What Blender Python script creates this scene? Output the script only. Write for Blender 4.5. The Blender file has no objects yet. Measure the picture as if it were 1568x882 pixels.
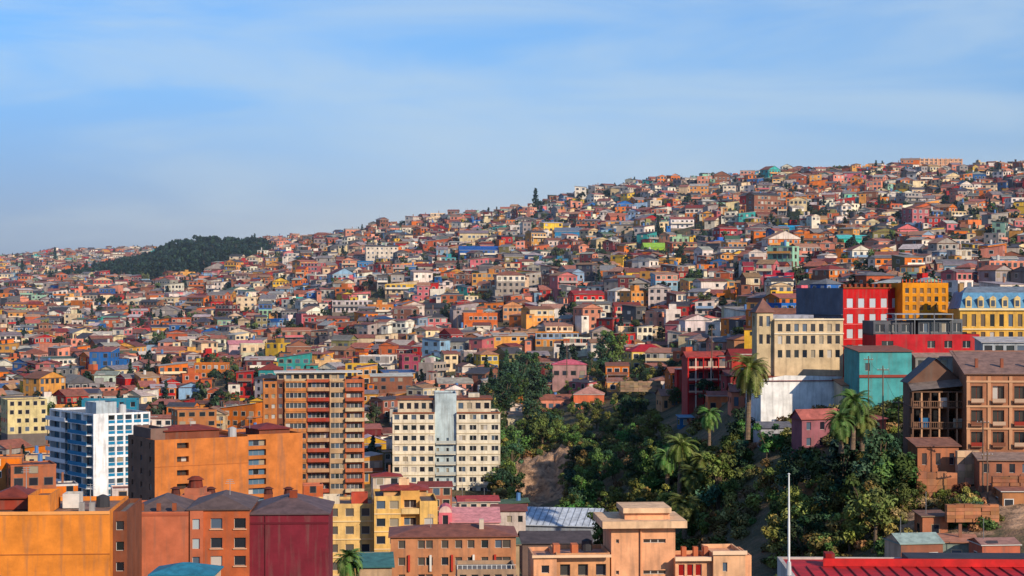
import bpy, math, random
import numpy as np
from mathutils import Vector, noise
F=784/math.tan(math.radians(15.0))
R=random.Random(7)
scene=bpy.context.scene
def S(r,g,b,k=0.8):
    def l(c):
        c/=255.0
        return (c/12.92 if c<=0.04045 else ((c+0.055)/1.055)**2.4)*k
    return (l(r),l(g),l(b))
def jit(c,a=0.12,rng=R):
    m=1+rng.uniform(-a,a)
    return tuple(max(0.004,min(0.85,x*m*(1+rng.uniform(-a*.3,a*.3)))) for x in c)
def sat(c,k):
    g=sum(c)/3
    return tuple(max(.006,g+(x-g)*k) for x in c)
# ------------------------------------------------------------ terrain
PX=[0,200,300,400,600,800,900,1000,1200,1400,1568]
TB=[(60,[1500]*11),(100,[1560]*11),(150,[1370]*11),(200,[1200]*11),
(250,[1040]*9+[980,940]),
(300,[950]*8+[880,770,740]),
(330,[915]*7+[910,800,700,690]),
(360,[885]*7+[880,725,655,650]),
(400,[850]*6+[840,810,650,590,580]),
(450,[800]*5+[815,790,730,590,535,530]),
(500,[755]*5+[760,720,665,535,500,495]),
(550,[705]*5+[690,660,615,505,478,473]),
(600,[655,655,655,650,645,645,610,575,485,460,455]),
(700,[605,600,597,593,575,560,530,505,450,430,425]),
(850,[550,548,540,535,505,475,455,435,402,388,383]),
(1000,[508,506,500,490,450,418,400,382,355,345,340]),
(1200,[470,466,458,446,402,368,348,332,308,300,296]),
(1400,[447,442,432,418,370,338,312,297,278,272,268]),
(1550,[436,430,414,400,359,336,310,293,275,269,265]),
(1700,[428,421,394,388,360,348,322,307,287,282,279]),
(2000,[412,402,393,379,374,374,345,330,310,305,300]),
(2400,[399,388,396,376,390,400,370,360,340,335,330]),
(3000,[412,402,408,400,420,430,430,430,430,430,430]),
(6000,[462]*11),(12000,[455]*11),(30000,[447]*11)]
TD=np.array([t[0] for t in TB],float)
TZ=np.array([[(441-y)*t[0]/F for y in t[1]] for t in TB])
def bump(x,y):
    if y<430: a=0.8
    else: a=min(1,(y-430)/400)
    if y>2300: a*=0.4
    n=noise.noise(Vector((x/150,y/110,1.3)))*7+noise.noise(Vector((x/60,y/45,5.3)))*3.4
    return n*a*(0.25 if y<430 else 1)
def terr(x,y,nz=True):
    D=max(60.0,min(29999.0,y)); px=784+x/D*F
    px=max(0,min(1568,px))
    if 478<D<552 and 775<px<885:   # landslip scarp: the slope steepens into a cliff
        k=min(1,min(px-775,885-px)/14)
        q=max(0,min(1,(D-500)/26)); q=q*q*(3-2*q); D=D*(1-k)+(478+74*q)*k
    i=int(np.searchsorted(TD,D,side='right'))-1; i=min(i,len(TD)-2)
    t=(D-TD[i])/(TD[i+1]-TD[i])
    j=0
    while j<len(PX)-2 and PX[j+1]<px: j+=1
    s=(px-PX[j])/(PX[j+1]-PX[j]); s=s*s*(3-2*s)*0.5+s*0.5
    z=(TZ[i][j]*(1-s)+TZ[i][j+1]*s)*(1-t)+(TZ[i+1][j]*(1-s)+TZ[i+1][j+1]*s)*t
    return z+(bump(x,y) if nz else 0)
def WX(px,D): return (px-784)/F*D
def WZ(y,D): return (441-y)*D/F
def Dat(px,y,lo=300,hi=2600):
    D=lo
    while D<hi:
        z=terr(WX(px,D),D)
        if 441-z*F/D<=y: return D
        D+=4
    return hi
# ------------------------------------------------------------ materials
def newmat(n):
    m=bpy.data.materials.new(n); m.use_nodes=True
    nt=m.node_tree; b=nt.nodes['Principled BSDF']; return m,nt,b
def N(nt,t,**k):
    n=nt.nodes.new(t)
    for a,v in k.items(): setattr(n,a,v)
    return n
def colmat(name,rough=0.9,lo=0.7,hi=1.12,streak=True,sc=0.35,spec=0.3):
    m,nt,b=newmat(name); L=nt.links
    at=N(nt,'ShaderNodeAttribute',attribute_name='Col')
    tc=N(nt,'ShaderNodeTexCoord')
    n1=N(nt,'ShaderNodeTexNoise'); n1.inputs['Scale'].default_value=sc; n1.inputs['Detail'].default_value=6
    n1.inputs['Roughness'].default_value=0.65
    L.new(tc.outputs['Object'],n1.inputs['Vector'])
    r1=N(nt,'ShaderNodeMapRange'); r1.inputs[1].default_value=0.3; r1.inputs[2].default_value=0.7
    r1.inputs[3].default_value=lo; r1.inputs[4].default_value=hi
    L.new(n1.outputs['Fac'],r1.inputs[0])
    v=N(nt,'ShaderNodeVectorMath',operation='SCALE')
    L.new(at.outputs['Color'],v.inputs[0]); L.new(r1.outputs[0],v.inputs['Scale'])
    out=v.outputs[0]
    if streak:
        mp=N(nt,'ShaderNodeMapping'); mp.inputs['Scale'].default_value=(1.4,1.4,0.12)
        L.new(tc.outputs['Object'],mp.inputs['Vector'])
        n2=N(nt,'ShaderNodeTexNoise'); n2.inputs['Scale'].default_value=1.0; n2.inputs['Detail'].default_value=4
        L.new(mp.outputs[0],n2.inputs['Vector'])
        r2=N(nt,'ShaderNodeMapRange'); r2.inputs[1].default_value=0.5; r2.inputs[2].default_value=0.75
        r2.inputs[3].default_value=0; r2.inputs[4].default_value=0.5
        L.new(n2.outputs['Fac'],r2.inputs[0])
        mx=N(nt,'ShaderNodeMix',data_type='RGBA'); L.new(r2.outputs[0],mx.inputs[0])
        L.new(out,mx.inputs[6]); mx.inputs[7].default_value=(0.13,0.10,0.08,1)
        out=mx.outputs[2]
    L.new(out,b.inputs['Base Color'])
    b.inputs['Roughness'].default_value=rough; b.inputs['Specular IOR Level'].default_value=spec
    bp=N(nt,'ShaderNodeBump'); bp.inputs['Strength'].default_value=0.25; bp.inputs['Distance'].default_value=0.06
    n3=N(nt,'ShaderNodeTexNoise'); n3.inputs['Scale'].default_value=3; n3.inputs['Detail'].default_value=4
    L.new(tc.outputs['Object'],n3.inputs['Vector'])
    L.new(n3.outputs['Fac'],bp.inputs['Height']); L.new(bp.outputs[0],b.inputs['Normal'])
    return m
M_WALL=colmat('weathered_plaster',lo=.64,hi=1.15)
M_ROOF=colmat('sheet_roofing',rough=0.7,lo=0.55,hi=1.25,streak=False,sc=0.8,spec=0.4)
M_TRIM=colmat('painted_trim',lo=0.85,hi=1.05,streak=False)
def glassmat():
    m,nt,b=newmat('window_glass')
    at=N(nt,'ShaderNodeAttribute',attribute_name='Col')
    nt.links.new(at.outputs['Color'],b.inputs['Base Color'])
    b.inputs['Roughness'].default_value=0.12; b.inputs['Specular IOR Level'].default_value=0.6
    return m
M_GLASS=glassmat()
MATS=[M_WALL,M_ROOF,M_GLASS,M_TRIM]
def leafmat():
    m,nt,b=newmat('foliage'); L=nt.links
    at=N(nt,'ShaderNodeAttribute',attribute_name='Col')
    oi=N(nt,'ShaderNodeObjectInfo')
    h=N(nt,'ShaderNodeHueSaturation')
    r=N(nt,'ShaderNodeMapRange'); r.inputs[3].default_value=0.46; r.inputs[4].default_value=0.55
    L.new(oi.outputs['Random'],r.inputs[0]); L.new(r.outputs[0],h.inputs['Hue'])
    r2=N(nt,'ShaderNodeMath',operation='MULTIPLY'); r2.inputs[1].default_value=7.31; L.new(oi.outputs['Random'],r2.inputs[0])
    r3=N(nt,'ShaderNodeMath',operation='FRACT'); L.new(r2.outputs[0],r3.inputs[0])
    r4=N(nt,'ShaderNodeMapRange'); r4.inputs[3].default_value=0.5; r4.inputs[4].default_value=1.5
    L.new(r3.outputs[0],r4.inputs[0]); L.new(r4.outputs[0],h.inputs['Value'])
    L.new(at.outputs['Color'],h.inputs['Color']); L.new(h.outputs[0],b.inputs['Base Color'])
    b.inputs['Roughness'].default_value=0.75; b.inputs['Specular IOR Level'].default_value=0.15
    return m
M_LEAF=leafmat()
M_BARK=colmat('bark',lo=0.6,hi=1.2,streak=False,sc=3)
TM=[M_BARK,M_LEAF]
# ------------------------------------------------------------ mesh builder
class MB:
    def __init__(s):
        s.v=[];s.f=[];s.c=[];s.m=[]; s.setT(0,0,0,0)
    def setT(s,x,y,z,th):
        s.ox,s.oy,s.oz=x,y,z; s.cc=math.cos(th); s.ss=math.sin(th)
    def P(s,pts,col,mat=0):
        n=len(s.v); c,q,ox,oy,oz=s.cc,s.ss,s.ox,s.oy,s.oz
        for (x,y,z) in pts: s.v.append((ox+x*c-y*q,oy+x*q+y*c,oz+z))
        s.f.append(tuple(range(n,n+len(pts)))); s.c.append(col); s.m.append(mat)
    def box(s,x0,x1,y0,y1,z0,z1,col,mat=0,top=None,tm=None):
        if top is None: top=col
        if tm is None: tm=mat
        P=s.P
        P([(x0,y0,z0),(x1,y0,z0),(x1,y0,z1),(x0,y0,z1)],col,mat)
        P([(x1,y0,z0),(x1,y1,z0),(x1,y1,z1),(x1,y0,z1)],col,mat)
        P([(x1,y1,z0),(x0,y1,z0),(x0,y1,z1),(x1,y1,z1)],col,mat)
        P([(x0,y1,z0),(x0,y0,z0),(x0,y0,z1),(x0,y1,z1)],col,mat)
        P([(x0,y0,z1),(x1,y0,z1),(x1,y1,z1),(x0,y1,z1)],top,tm)
        P([(x0,y1,z0),(x1,y1,z0),(x1,y0,z0),(x0,y0,z0)],col,mat)
    def cone(s,x,y,z0,z1,r0,r1,col,mat=0,n=8,dx=0,dy=0):
        a=[(math.cos(2*math.pi*i/n),math.sin(2*math.pi*i/n)) for i in range(n)]
        for i in range(n):
            p,q=a[i],a[(i+1)%n]
            s.P([(x+p[0]*r0,y+p[1]*r0,z0),(x+q[0]*r0,y+q[1]*r0,z0),(x+dx+q[0]*r1,y+dy+q[1]*r1,z1),(x+dx+p[0]*r1,y+dy+p[1]*r1,z1)],col,mat)
        s.P([(x+dx+p[0]*r1,y+dy+p[1]*r1,z1) for p in a],col,mat)
    def limb(s,a,b,r0,r1,col,mat=0,n=6):
        a=Vector(a);b=Vector(b);d=(b-a).normalized()
        u=d.orthogonal().normalized();w=d.cross(u)
        for i in range(n):
            t0=2*math.pi*i/n;t1=2*math.pi*(i+1)/n
            e0=u*math.cos(t0)+w*math.sin(t0);e1=u*math.cos(t1)+w*math.sin(t1)
            s.P([tuple(a+e0*r0),tuple(a+e1*r0),tuple(b+e1*r1),tuple(b+e0*r1)],col,mat)
    def antenna(s,x,y,z,h=3.0):
        s.cone(x,y,z,z+h,.06,.04,(.25,.25,.25),3,5)
        for k in range(3): s.box(x-.6+.1*k,x+.6-.1*k,y-.02,y+.02,z+h*(.75+.1*k),z+h*(.75+.1*k)+.05,(.3,.3,.3),3)
    def tank(s,x,y,z,r=.7,h=1.4,c=(.04,.04,.045)):
        s.cone(x,y,z,z+h,r,r*.95,c,3,10); s.cone(x,y,z+h,z+h+.25,r*.95,.15,c,3,10)
    def mesh(s,name,mats):
        me=bpy.data.meshes.new(name); me.from_pydata(s.v,[],s.f)
        for m in mats: me.materials.append(m)
        me.polygons.foreach_set('material_index',np.array(s.m,dtype=np.int32))
        ln=np.array([len(f) for f in s.f])
        c=np.ones((len(s.f),4),dtype=np.float32); c[:,:3]=np.array(s.c,dtype=np.float32)
        g=c[:,:3].mean(axis=1,keepdims=True); c[:,:3]=np.clip(g+(c[:,:3]-g)*1.12,.006,.86)
        at=me.color_attributes.new('Col','FLOAT_COLOR','CORNER')
        at.data.foreach_set('color',np.repeat(c,ln,axis=0).ravel())
        me.update(); return me
    def build(s,name,mats=MATS,parent=None):
        o=bpy.data.objects.new(name,s.mesh(name,mats)); scene.collection.objects.link(o)
        if parent: o.parent=parent
        return o
def gl(rng=R):
    r=rng.random()
    if r<0.66: return jit((0.02,0.024,0.03),.4,rng)
    if r<0.82: return (0.08,0.11,0.15)
    if r<0.94: return (0.28,0.24,0.18)
    return (0.45,0.42,0.38)
def ev(a,b,n,ww):
    st=(b-a)/n
    return [(a+st*(i+.5)-ww/2,a+st*(i+.5)+ww/2) for i in range(n)]
def fl(z0,z1,n,lo=.3,hi=.8):
    st=(z1-z0)/n
    return [(z0+st*(i+lo),z0+st*(i+hi)) for i in range(n)]
zones=[]
class Bd(MB):
    """a building, local frame: origin front-left corner, x along the front, y to the back"""
    def __init__(s,pc,pr,D,deg=0,pl=None,d=12):
        super().__init__()
        th=math.radians(deg); c,q=math.cos(th),math.sin(th)
        uc,ur=(pc-784)/F,(pr-784)/F; s.D=D;s.X0=uc*D;s.th=th
        s.w=(D*ur-s.X0)/(c-q*ur)
        if pl is not None:
            ul=(pl-784)/F; s.d=(s.X0-ul*D)/(q+ul*c)
        else: s.d=d
    def X(s,px):
        u=(px-784)/F; return (s.D*u-s.X0)/(math.cos(s.th)-math.sin(s.th)*u)
    def Z(s,y): return (441-y)*s.D/F
    def facade(s,face,x0,x1,y0,y1,z0,z1,col,spec,mat=0):
        if face=='F': pt=lambda a,z,i:(x0+a,y0+i,z); W=x1-x0
        elif face=='L': pt=lambda a,z,i:(x0+i,y1-a,z); W=y1-y0
        elif face=='R': pt=lambda a,z,i:(x1-i,y0+a,z); W=y1-y0
        else: pt=lambda a,z,i:(x1-a,y1-i,z); W=x1-x0
        if not spec:
            s.P([pt(0,z0,0),pt(W,z0,0),pt(W,z1,0),pt(0,z1,0)],col,mat); return
        xw=[(max(.05,a),min(W-.05,b)) for a,b in spec['x'] if b>.1 and a<W-.1]; zw=[(a,b) for a,b in spec['z'] if a>z0 and b<z1]
        rec=spec.get('rec',.22); fr=spec.get('fr',(.55,.52,.47)); gc=spec.get('g'); und=spec.get('under')
        xs=[0]
        for a,b in xw: xs+=[a,b]
        xs.append(W)
        zs=[z0]
        for a,b in zw: zs+=[a,b]
        zs.append(z1)
        for j in range(len(zs)-1):
            if j%2==0 or not xw:
                s.P([pt(0,zs[j],0),pt(W,zs[j],0),pt(W,zs[j+1],0),pt(0,zs[j+1],0)],col,mat)
                continue
            for i in range(len(xs)-1):
                a,b,c,d=xs[i],xs[i+1],zs[j],zs[j+1]
                if i%2==0:
                    s.P([pt(a,c,0),pt(b,c,0),pt(b,d,0),pt(a,d,0)],col,mat); continue
                s.P([pt(a,c,0),pt(b,c,0),pt(b,c,rec),pt(a,c,rec)],col,mat)
                s.P([pt(a,d,rec),pt(b,d,rec),pt(b,d,0),pt(a,d,0)],col,mat)
                s.P([pt(a,c,0),pt(a,c,rec),pt(a,d,rec),pt(a,d,0)],col,mat)
                s.P([pt(b,c,rec),pt(b,c,0),pt(b,d,0),pt(b,d,rec)],col,mat)
                s.P([pt(a,c,rec),pt(b,c,rec),pt(b,d,rec),pt(a,d,rec)],fr,3)
                n=max(1,int(round((b-a)/1.1))); e=.06; st=(b-a)/n
                for k in range(n):
                    g=gc if (gc and R.random()<.75) else gl()
                    s.P([pt(a+st*k+e,c+e,rec-.02),pt(a+st*(k+1)-e,c+e,rec-.02),pt(a+st*(k+1)-e,d-e,rec-.02),pt(a+st*k+e,d-e,rec-.02)],g,2)
                if und:
                    s.P([pt(a,c-.75,-.02),pt(b,c-.75,-.02),pt(b,c-.06,-.02),pt(a,c-.06,-.02)],und,3)
    def block(s,x0,x1,y0,y1,z0,z1,col,F=None,L=None,R_=None,roof='flat',rc=(.16,.14,.13),par=.5,rh=2.0,ov=.4,lcol=None):
        s.facade('F',x0,x1,y0,y1,z0,z1,col,F)
        s.facade('L',x0,x1,y0,y1,z0,z1,lcol or col,L)
        s.facade('R',x0,x1,y0,y1,z0,z1,col,R_)
        s.facade('B',x0,x1,y0,y1,z0,z1,col,None)
        if roof=='flat':
            t=.22; zi=z1-par
            o=[(x0,y0),(x1,y0),(x1,y1),(x0,y1)]; n=[(x0+t,y0+t),(x1-t,y0+t),(x1-t,y1-t),(x0+t,y1-t)]
            for i in range(4):
                k=(i+1)%4
                s.P([(*o[i],z1),(*o[k],z1),(*n[k],z1),(*n[i],z1)],col,0)
                s.P([(*n[i],z1),(*n[k],z1),(*n[k],zi),(*n[i],zi)],col,0)
            s.P([(*p,zi) for p in n],rc,1)
        else: roof_on(s,x0,x1,y0,y1,z1,rh,roof,rc,ov,col)
    def done(s,name):
        o=s.build(name); o.location=(s.X0,s.D,0); o.rotation_euler=(0,0,s.th)
        zones.append((s.X0,s.D,s.w,s.d,s.th)); return o
def roof_on(s,x0,x1,y0,y1,z,rh,kind,rc,ov,wc,fc=None):
    a0,a1,b0,b1=x0-ov,x1+ov,y0-ov,y1+ov; P=s.P; e=.14
    fc=fc or tuple(c*.8 for c in rc)
    zz=z+.02
    def fascia():
        P([(a0,b0,zz-e),(a1,b0,zz-e),(a1,b0,zz),(a0,b0,zz)],fc,3)
        P([(a1,b0,zz-e),(a1,b1,zz-e),(a1,b1,zz),(a1,b0,zz)],fc,3)
        P([(a0,b1,zz-e),(a0,b0,zz-e),(a0,b0,zz),(a0,b1,zz)],fc,3)
        P([(a1,b1,zz-e),(a0,b1,zz-e),(a0,b1,zz),(a1,b1,zz)],fc,3)
        P([(a0,b0,zz-e),(a0,b1,zz-e),(a1,b1,zz-e),(a1,b0,zz-e)],fc,3)
    if kind=='gx':
        m=(b0+b1)/2; fascia()
        P([(a0,b0,zz),(a1,b0,zz),(a1,m,zz+rh),(a0,m,zz+rh)],rc,1)
        P([(a1,b1,zz),(a0,b1,zz),(a0,m,zz+rh),(a1,m,zz+rh)],rc,1)
        P([(x0,b0,zz),(x0,m,zz+rh-.04),(x0,b1,zz)],wc,0); P([(x1,b0,zz),(x1,b1,zz),(x1,m,zz+rh-.04)],wc,0)
    elif kind=='gy':
        m=(a0+a1)/2; fascia()
        P([(a0,b0,zz),(m,b0,zz+rh),(m,b1,zz+rh),(a0,b1,zz)],rc,1)
        P([(a1,b0,zz),(a1,b1,zz),(m,b1,zz+rh),(m,b0,zz+rh)],rc,1)
        P([(a0,y0,zz),(a1,y0,zz),(m,y0,zz+rh-.04)],wc,0); P([(a0,y1,zz),(m,y1,zz+rh-.04),(a1,y1,zz)],wc,0)
    elif kind=='hip':
        fascia(); k=min(a1-a0,b1-b0)/2*.98
        if a1-a0>b1-b0:
            m=(b0+b1)/2; r0,r1=(a0+k,m,zz+rh),(a1-k,m,zz+rh)
            P([(a0,b0,zz),(a1,b0,zz),r1,r0],rc,1);P([(a1,b1,zz),(a0,b1,zz),r0,r1],rc,1)
            P([(a0,b1,zz),(a0,b0,zz),r0],rc,1);P([(a1,b0,zz),(a1,b1,zz),r1],rc,1)
        else:
            m=(a0+a1)/2; r0,r1=(m,b0+k,zz+rh),(m,b1-k,zz+rh)
            P([(a0,b0,zz),(a1,b0,zz),r0],rc,1);P([(a1,b1,zz),(a0,b1,zz),r1],rc,1)
            P([(a1,b0,zz),(a1,b1,zz),r1,r0],rc,1);P([(a0,b1,zz),(a0,b0,zz),r0,r1],rc,1)
    elif kind=='shed':
        P([(a0,b0,zz),(a1,b0,zz),(a1,b1,zz+rh),(a0,b1,zz+rh)],rc,1)
        P([(a0,b0,zz-e),(a1,b0,zz-e),(a1,b0,zz),(a0,b0,zz)],fc,3)
        P([(a0,b1,zz+rh-e),(a0,b0,zz-e),(a0,b0,zz),(a0,b1,zz+rh)],fc,3)
        P([(a1,b0,zz-e),(a1,b1,zz+rh-e),(a1,b1,zz+rh),(a1,b0,zz)],fc,3)
        P([(x0,y0,z),(x0,y1,z),(x0,y1,z+rh)],wc,0);P([(x1,y0,z),(x1,y1,z),(x1,y1,z+rh)],wc,0)
        P([(x0,y1,z),(x1,y1,z),(x1,y1,z+rh),(x0,y1,z+rh)],wc,0)
    elif kind=='shedx':
        P([(a0,b0,zz),(a1,b0,zz+rh),(a1,b1,zz+rh),(a0,b1,zz)],rc,1)
        P([(a0,b0,zz-e),(a1,b0,zz+rh-e),(a1,b0,zz+rh),(a0,b0,zz)],fc,3)
        P([(x0,y0,z),(x1,y0,z),(x1,y0,z+rh)],wc,0);P([(x0,y1,z),(x1,y1,z),(x1,y1,z+rh)],wc,0)
        P([(x1,y0,z),(x1,y1,z),(x1,y1,z+rh),(x1,y0,z+rh)],wc,0)
# ------------------------------------------------------------ generic hillside house
WP=[((240,228,212),24),((230,206,170),14),((220,158,90),9),((218,122,58),10),((190,100,68),10),((140,92,74),12),((224,150,126),9),
((206,116,120),4),((180,46,44),6),((112,44,50),4),((230,188,84),3),((150,190,166),2),((70,164,162),1.6),((50,104,170),2.6),((140,168,194),4),((168,158,152),11),((92,90,96),7),((134,126,84),2)]
RP=[((140,88,72),18),((130,54,46),8),((134,128,128),17),((200,190,182),15),((74,70,76),14),((180,136,106),13),((166,104,88),12),((64,96,138),2),((88,114,90),1)]
WC=[sat(S(*c[0],.85),1.02) for c in WP];WWt=[c[1] for c in WP]
RC=[S(*c[0],.74) for c in RP];RWt=[c[1] for c in RP]
FRS=[(.62,.6,.56),(.62,.6,.56),(.3,.2,.13),(.5,.42,.3),(.15,.12,.1)]
def house(mb,x,y,z,w,d,h,th,wc=None,rc=None,kind=None,rng=R,addon=True,drop=4.5,pit=1.0):
    wc=jit(wc or rng.choices(WC,WWt)[0],.2,rng); rc=jit(rc or rng.choices(RC,RWt)[0],.3,rng)
    kind=kind or rng.choices(['gx','gy','hip','shed','shedx','flat'],[24,18,9,18,15,16])[0]
    mb.setT(x,y,z,th); P=mb.P
    x0,x1,y0,y1=-w/2,w/2,-d/2,d/2
    base=wc if rng.random()<.5 else jit((.16,.12,.1),.3,rng)
    for (a,b) in (((x0,y0),(x1,y0)),((x1,y0),(x1,y1)),((x1,y1),(x0,y1)),((x0,y1),(x0,y0))):
        P([(*a,0),(*b,0),(*b,h),(*a,h)],wc,0)
        P([(*a,-drop),(*b,-drop),(*b,0),(*a,0)],base,0)
    if kind=='flat':
        P([(x0,y0,h-.3),(x1,y0,h-.3),(x1,y1,h-.3),(x0,y1,h-.3)],rc,1)
        mb.box(x0-.06,x1+.06,y0-.06,y0+.14,h-.35,h+.05,wc,0)
        mb.box(x0-.06,x0+.14,y0+.15,y1,h-.35,h+.05,wc,0); mb.box(x1-.14,x1+.06,y0+.15,y1,h-.35,h+.05,wc,0)
        if rng.random()<.4: mb.box(-1.2,1.4,0,2.4,h-.3,h+rng.uniform(1.2,2.2),jit(wc,.3,rng),0,rc,1)
    else:
        rh={'gx':d*.5,'gy':w*.5,'hip':min(w,d)*.5,'shed':d*.32,'shedx':w*.3}[kind]*rng.uniform(.28,.52)*pit
        roof_on(mb,x0,x1,y0,y1,h,rh,kind,rc,rng.uniform(.2,.5),wc,rng.choice([None,(.5,.47,.43),(.2,.15,.1)]))
        if rng.random()<.35: # mismatched repair sheet on the roof
            P([(x0+w*.15,y0+.2,h+.04+ (rh*.06 if kind in('shed','gx') else 0)),(x0+w*.45,y0+.2,h+.06),(x0+w*.45,y0+.8,h+.5),(x0+w*.15,y0+.8,h+.5)],jit(rng.choices(RC,RWt)[0],.2,rng),1)
    ns=max(1,int(h/2.5)); fh=h/ns; fr=rng.choice(FRS)
    ww=rng.uniform(1.0,1.7); wh=rng.uniform(1.1,1.5)
    def win(pt,a,zz,ww,wh):
        P([pt(a-ww/2-.12,zz-.1,.03),pt(a+ww/2+.12,zz-.1,.03),pt(a+ww/2+.12,zz+wh+.12,.03),pt(a-ww/2-.12,zz+wh+.12,.03)],fr,3)
        P([pt(a-ww/2,zz,.06),pt(a+ww/2,zz,.06),pt(a+ww/2,zz+wh,.06),pt(a-ww/2,zz+wh,.06)],gl(rng),2)
    pf=lambda a,zz,o:(x0+a,y0-o,zz); pl=lambda a,zz,o:(x0-o,y1-a,zz); pr=lambda a,zz,o:(x1+o,y0+a,zz)
    for pt,W,dens in ((pf,w,2.2),(pl,d,3.2),(pr,d,3.2)):
        n=max(1,int(W/(dens*rng.uniform(.9,1.3))))
        for k in range(ns):
            for i in range(n):
                if rng.random()<.1: continue
                a=W*(i+.5)/n+rng.uniform(-.15,.15)
                if k==0 and rng.random()<.15: win(pt,a,.1,.9,2.0)
                else: win(pt,a,k*fh+.8,min(ww,W/n*.65),wh)
    if ns>1 and rng.random()<.3:
        bc=jit(rng.choices(WC,WWt)[0],.1,rng); zb=fh*(ns-1)
        mb.box(x0+.3,x1-.3,y0-1.3,y0-.08,zb-.14,zb,(.35,.32,.3),0)
        mb.box(x0+.3,x1-.3,y0-1.35,y0-1.28,zb+.02,zb+.9,bc,3)
        for xx in (x0+.4,x1-.5): mb.box(xx,xx+.14,y0-1.25,y0-1.1,zb-fh,zb-.16,fr,3)
    if rng.random()<.15:
        bc=jit(rng.choices(WC,WWt)[0],.1,rng)
        P([(x0,y0-.015,h-fh*.98),(x1,y0-.015,h-fh*.98),(x1,y0-.015,h-.15),(x0,y0-.015,h-.15)],bc,0)
    if addon and rng.random()<.7:
        for rep in range(rng.choice([1,1,2])):
            sd=rng.choice((-1,1)); aw=rng.uniform(2.0,4.5);ad=d*rng.uniform(.4,.8);ah=h*rng.uniform(.3,.85)
            ax=sd*(w/2+aw/2-rng.uniform(0,2.5)); c2=jit(rng.choices(WC,WWt)[0],.15,rng) if rng.random()<.6 else wc
            by=rng.uniform(-3.5,-.4)-d/2
            mb.box(ax-aw/2+.02,ax+aw/2-.02,by,by+ad,-drop,ah,c2,0)
            r2=jit(rng.choices(RC,RWt)[0],.25,rng); s1=rng.uniform(-.1,.8)
            P([(ax-aw/2-.2,by-.3,ah+.05),(ax+aw/2+.2,by-.3,ah+.05),(ax+aw/2+.2,by+ad+.2,ah+.1+s1),(ax-aw/2-.2,by+ad+.2,ah+.1+s1)],r2,1)
            P([(ax-.6,by-.05,ah-1.5),(ax+.6,by-.05,ah-1.5),(ax+.6,by-.05,ah-.5),(ax-.6,by-.05,ah-.5)],gl(rng),2)
    if rng.random()<.15:
        mb.cone(rng.uniform(x0,x1)*.5,0,h+.3,h+rng.uniform(1.8,2.6),.55,.5,rng.choice([(.02,.02,.02),(.1,.2,.4),(.5,.48,.45)]),3,7)
    if rng.random()<.2: mb.box(.5,.95,.4,.8,h,h+2.2,(.25,.12,.08),0)
    if rng.random()<.12: mb.cone(x0+1,-.5,h,h+3.5,.06,.05,(.2,.2,.2),3,4)
# ------------------------------------------------------------ LANDMARK BUILDINGS
BR=(.14,.105,.09)
def sp(x,z,**k): return dict(x=x,z=z,**k)
b=Bd(-60,168,212,4,d=16); o=S(234,146,76); zt=b.Z(785)
b.block(0,b.w,0,b.d,-52,zt,o,rc=(.24,.14,.1))
b.block(b.X(38),b.X(72),2,9,zt-.4,b.Z(762),o,rc=(.2,.1,.06))
b.block(b.X(-30),b.X(30),6,12,zt-.4,b.Z(771),S(150,66,52),roof='hip',rh=1,rc=S(140,66,52,.7))
b.block(b.X(80),b.X(106),7,10,zt-.4,b.Z(768),S(225,220,212))
b.block(b.X(168)+.01,b.X(190),2.5,b.d,-52,zt-.3,S(126,76,56),F=sp(ev(0,b.X(190)-b.X(168),1,.9),fl(-35,zt-.8,4,.3,.75)))
b.box(b.X(-60),b.X(168),-.06,-.02,b.Z(851),b.Z(849.6),S(175,105,62),3)
b.box(-.05,b.X(168)+.02,-.12,-.02,zt-.3,zt+.06,S(240,170,110),3)
b.antenna(b.X(20),8,b.Z(771)+.8,2.5); b.antenna(b.X(120),9,zt-.4,2.6); b.tank(b.X(140),9,zt-.5,.8,1.2)
for p in (112,128): b.box(b.X(p),b.X(p)+.6,4,4.6,zt-.5,zt+.55,(.4,.38,.36),0)
b.done('ochre_apartment_block')
b=Bd(190,381,232,3,d=13); c1=S(196,116,88);c2=S(190,104,70); zt=b.Z(784); xm=b.X(289)
b.block(0,xm-.01,0,b.d,-50,zt,c1,rc=BR)
ws=[(b.X(322)-xm,b.X(340)-xm),(b.X(358)-xm,b.X(376)-xm)]
zw=[(b.Z(868),b.Z(853)),(b.Z(841),b.Z(825)),(b.Z(811),b.Z(795))]
b.block(xm,b.w,.35,b.d,-50,b.Z(781),c2,F=sp(ws,zw,fr=(.5,.45,.38)),roof='hip',rh=1.4,rc=S(112,94,90,.7),ov=.3)
b.block(b.X(291),b.X(311),-.25,.34,-50,b.Z(783),c1,F=sp([(.3,1.2)],zw,g=(.35,.4,.42)),par=.2)
for (p,q) in ws:
    for (u,v) in zw: b.box(xm+p-.12,xm+q+.12,.18,.34,u-.14,u-.02,S(220,180,150),3)
roof_on(b,b.X(198),b.X(285),2,b.d,zt-.3,1.6,'hip',S(112,94,90,.7),.2,c1)
for px in (212,238,262): b.box(b.X(px),b.X(px)+.5,1,1.5,zt,zt+.9,S(150,85,60),0)
b.box(.02,xm-.05,-.08,-.02,zt-.5,zt-.2,S(170,96,74),3)
b.antenna(b.X(345),6,b.Z(781)+.9,2.2)
b.done('terracotta_townhouse')
b=Bd(381,503,234,3,d=13); c1=S(124,44,56); zt=b.Z(787)
b.block(0,b.w,0,b.d,-50,zt,c1,roof='hip',rh=1.75,rc=S(112,92,92,.7),ov=.25)
b.box(-.02,b.w+.02,-.08,-.02,b.Z(803),b.Z(800),S(100,34,44),3)
b.box(b.X(440),b.X(452),4,5,zt,b.Z(757),S(140,70,50),0)
b.box(b.w*.2,b.w*.2+.09,-.1,-.02,-50,zt-.1,S(90,40,44),3)
b.done('maroon_townhouse')
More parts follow.
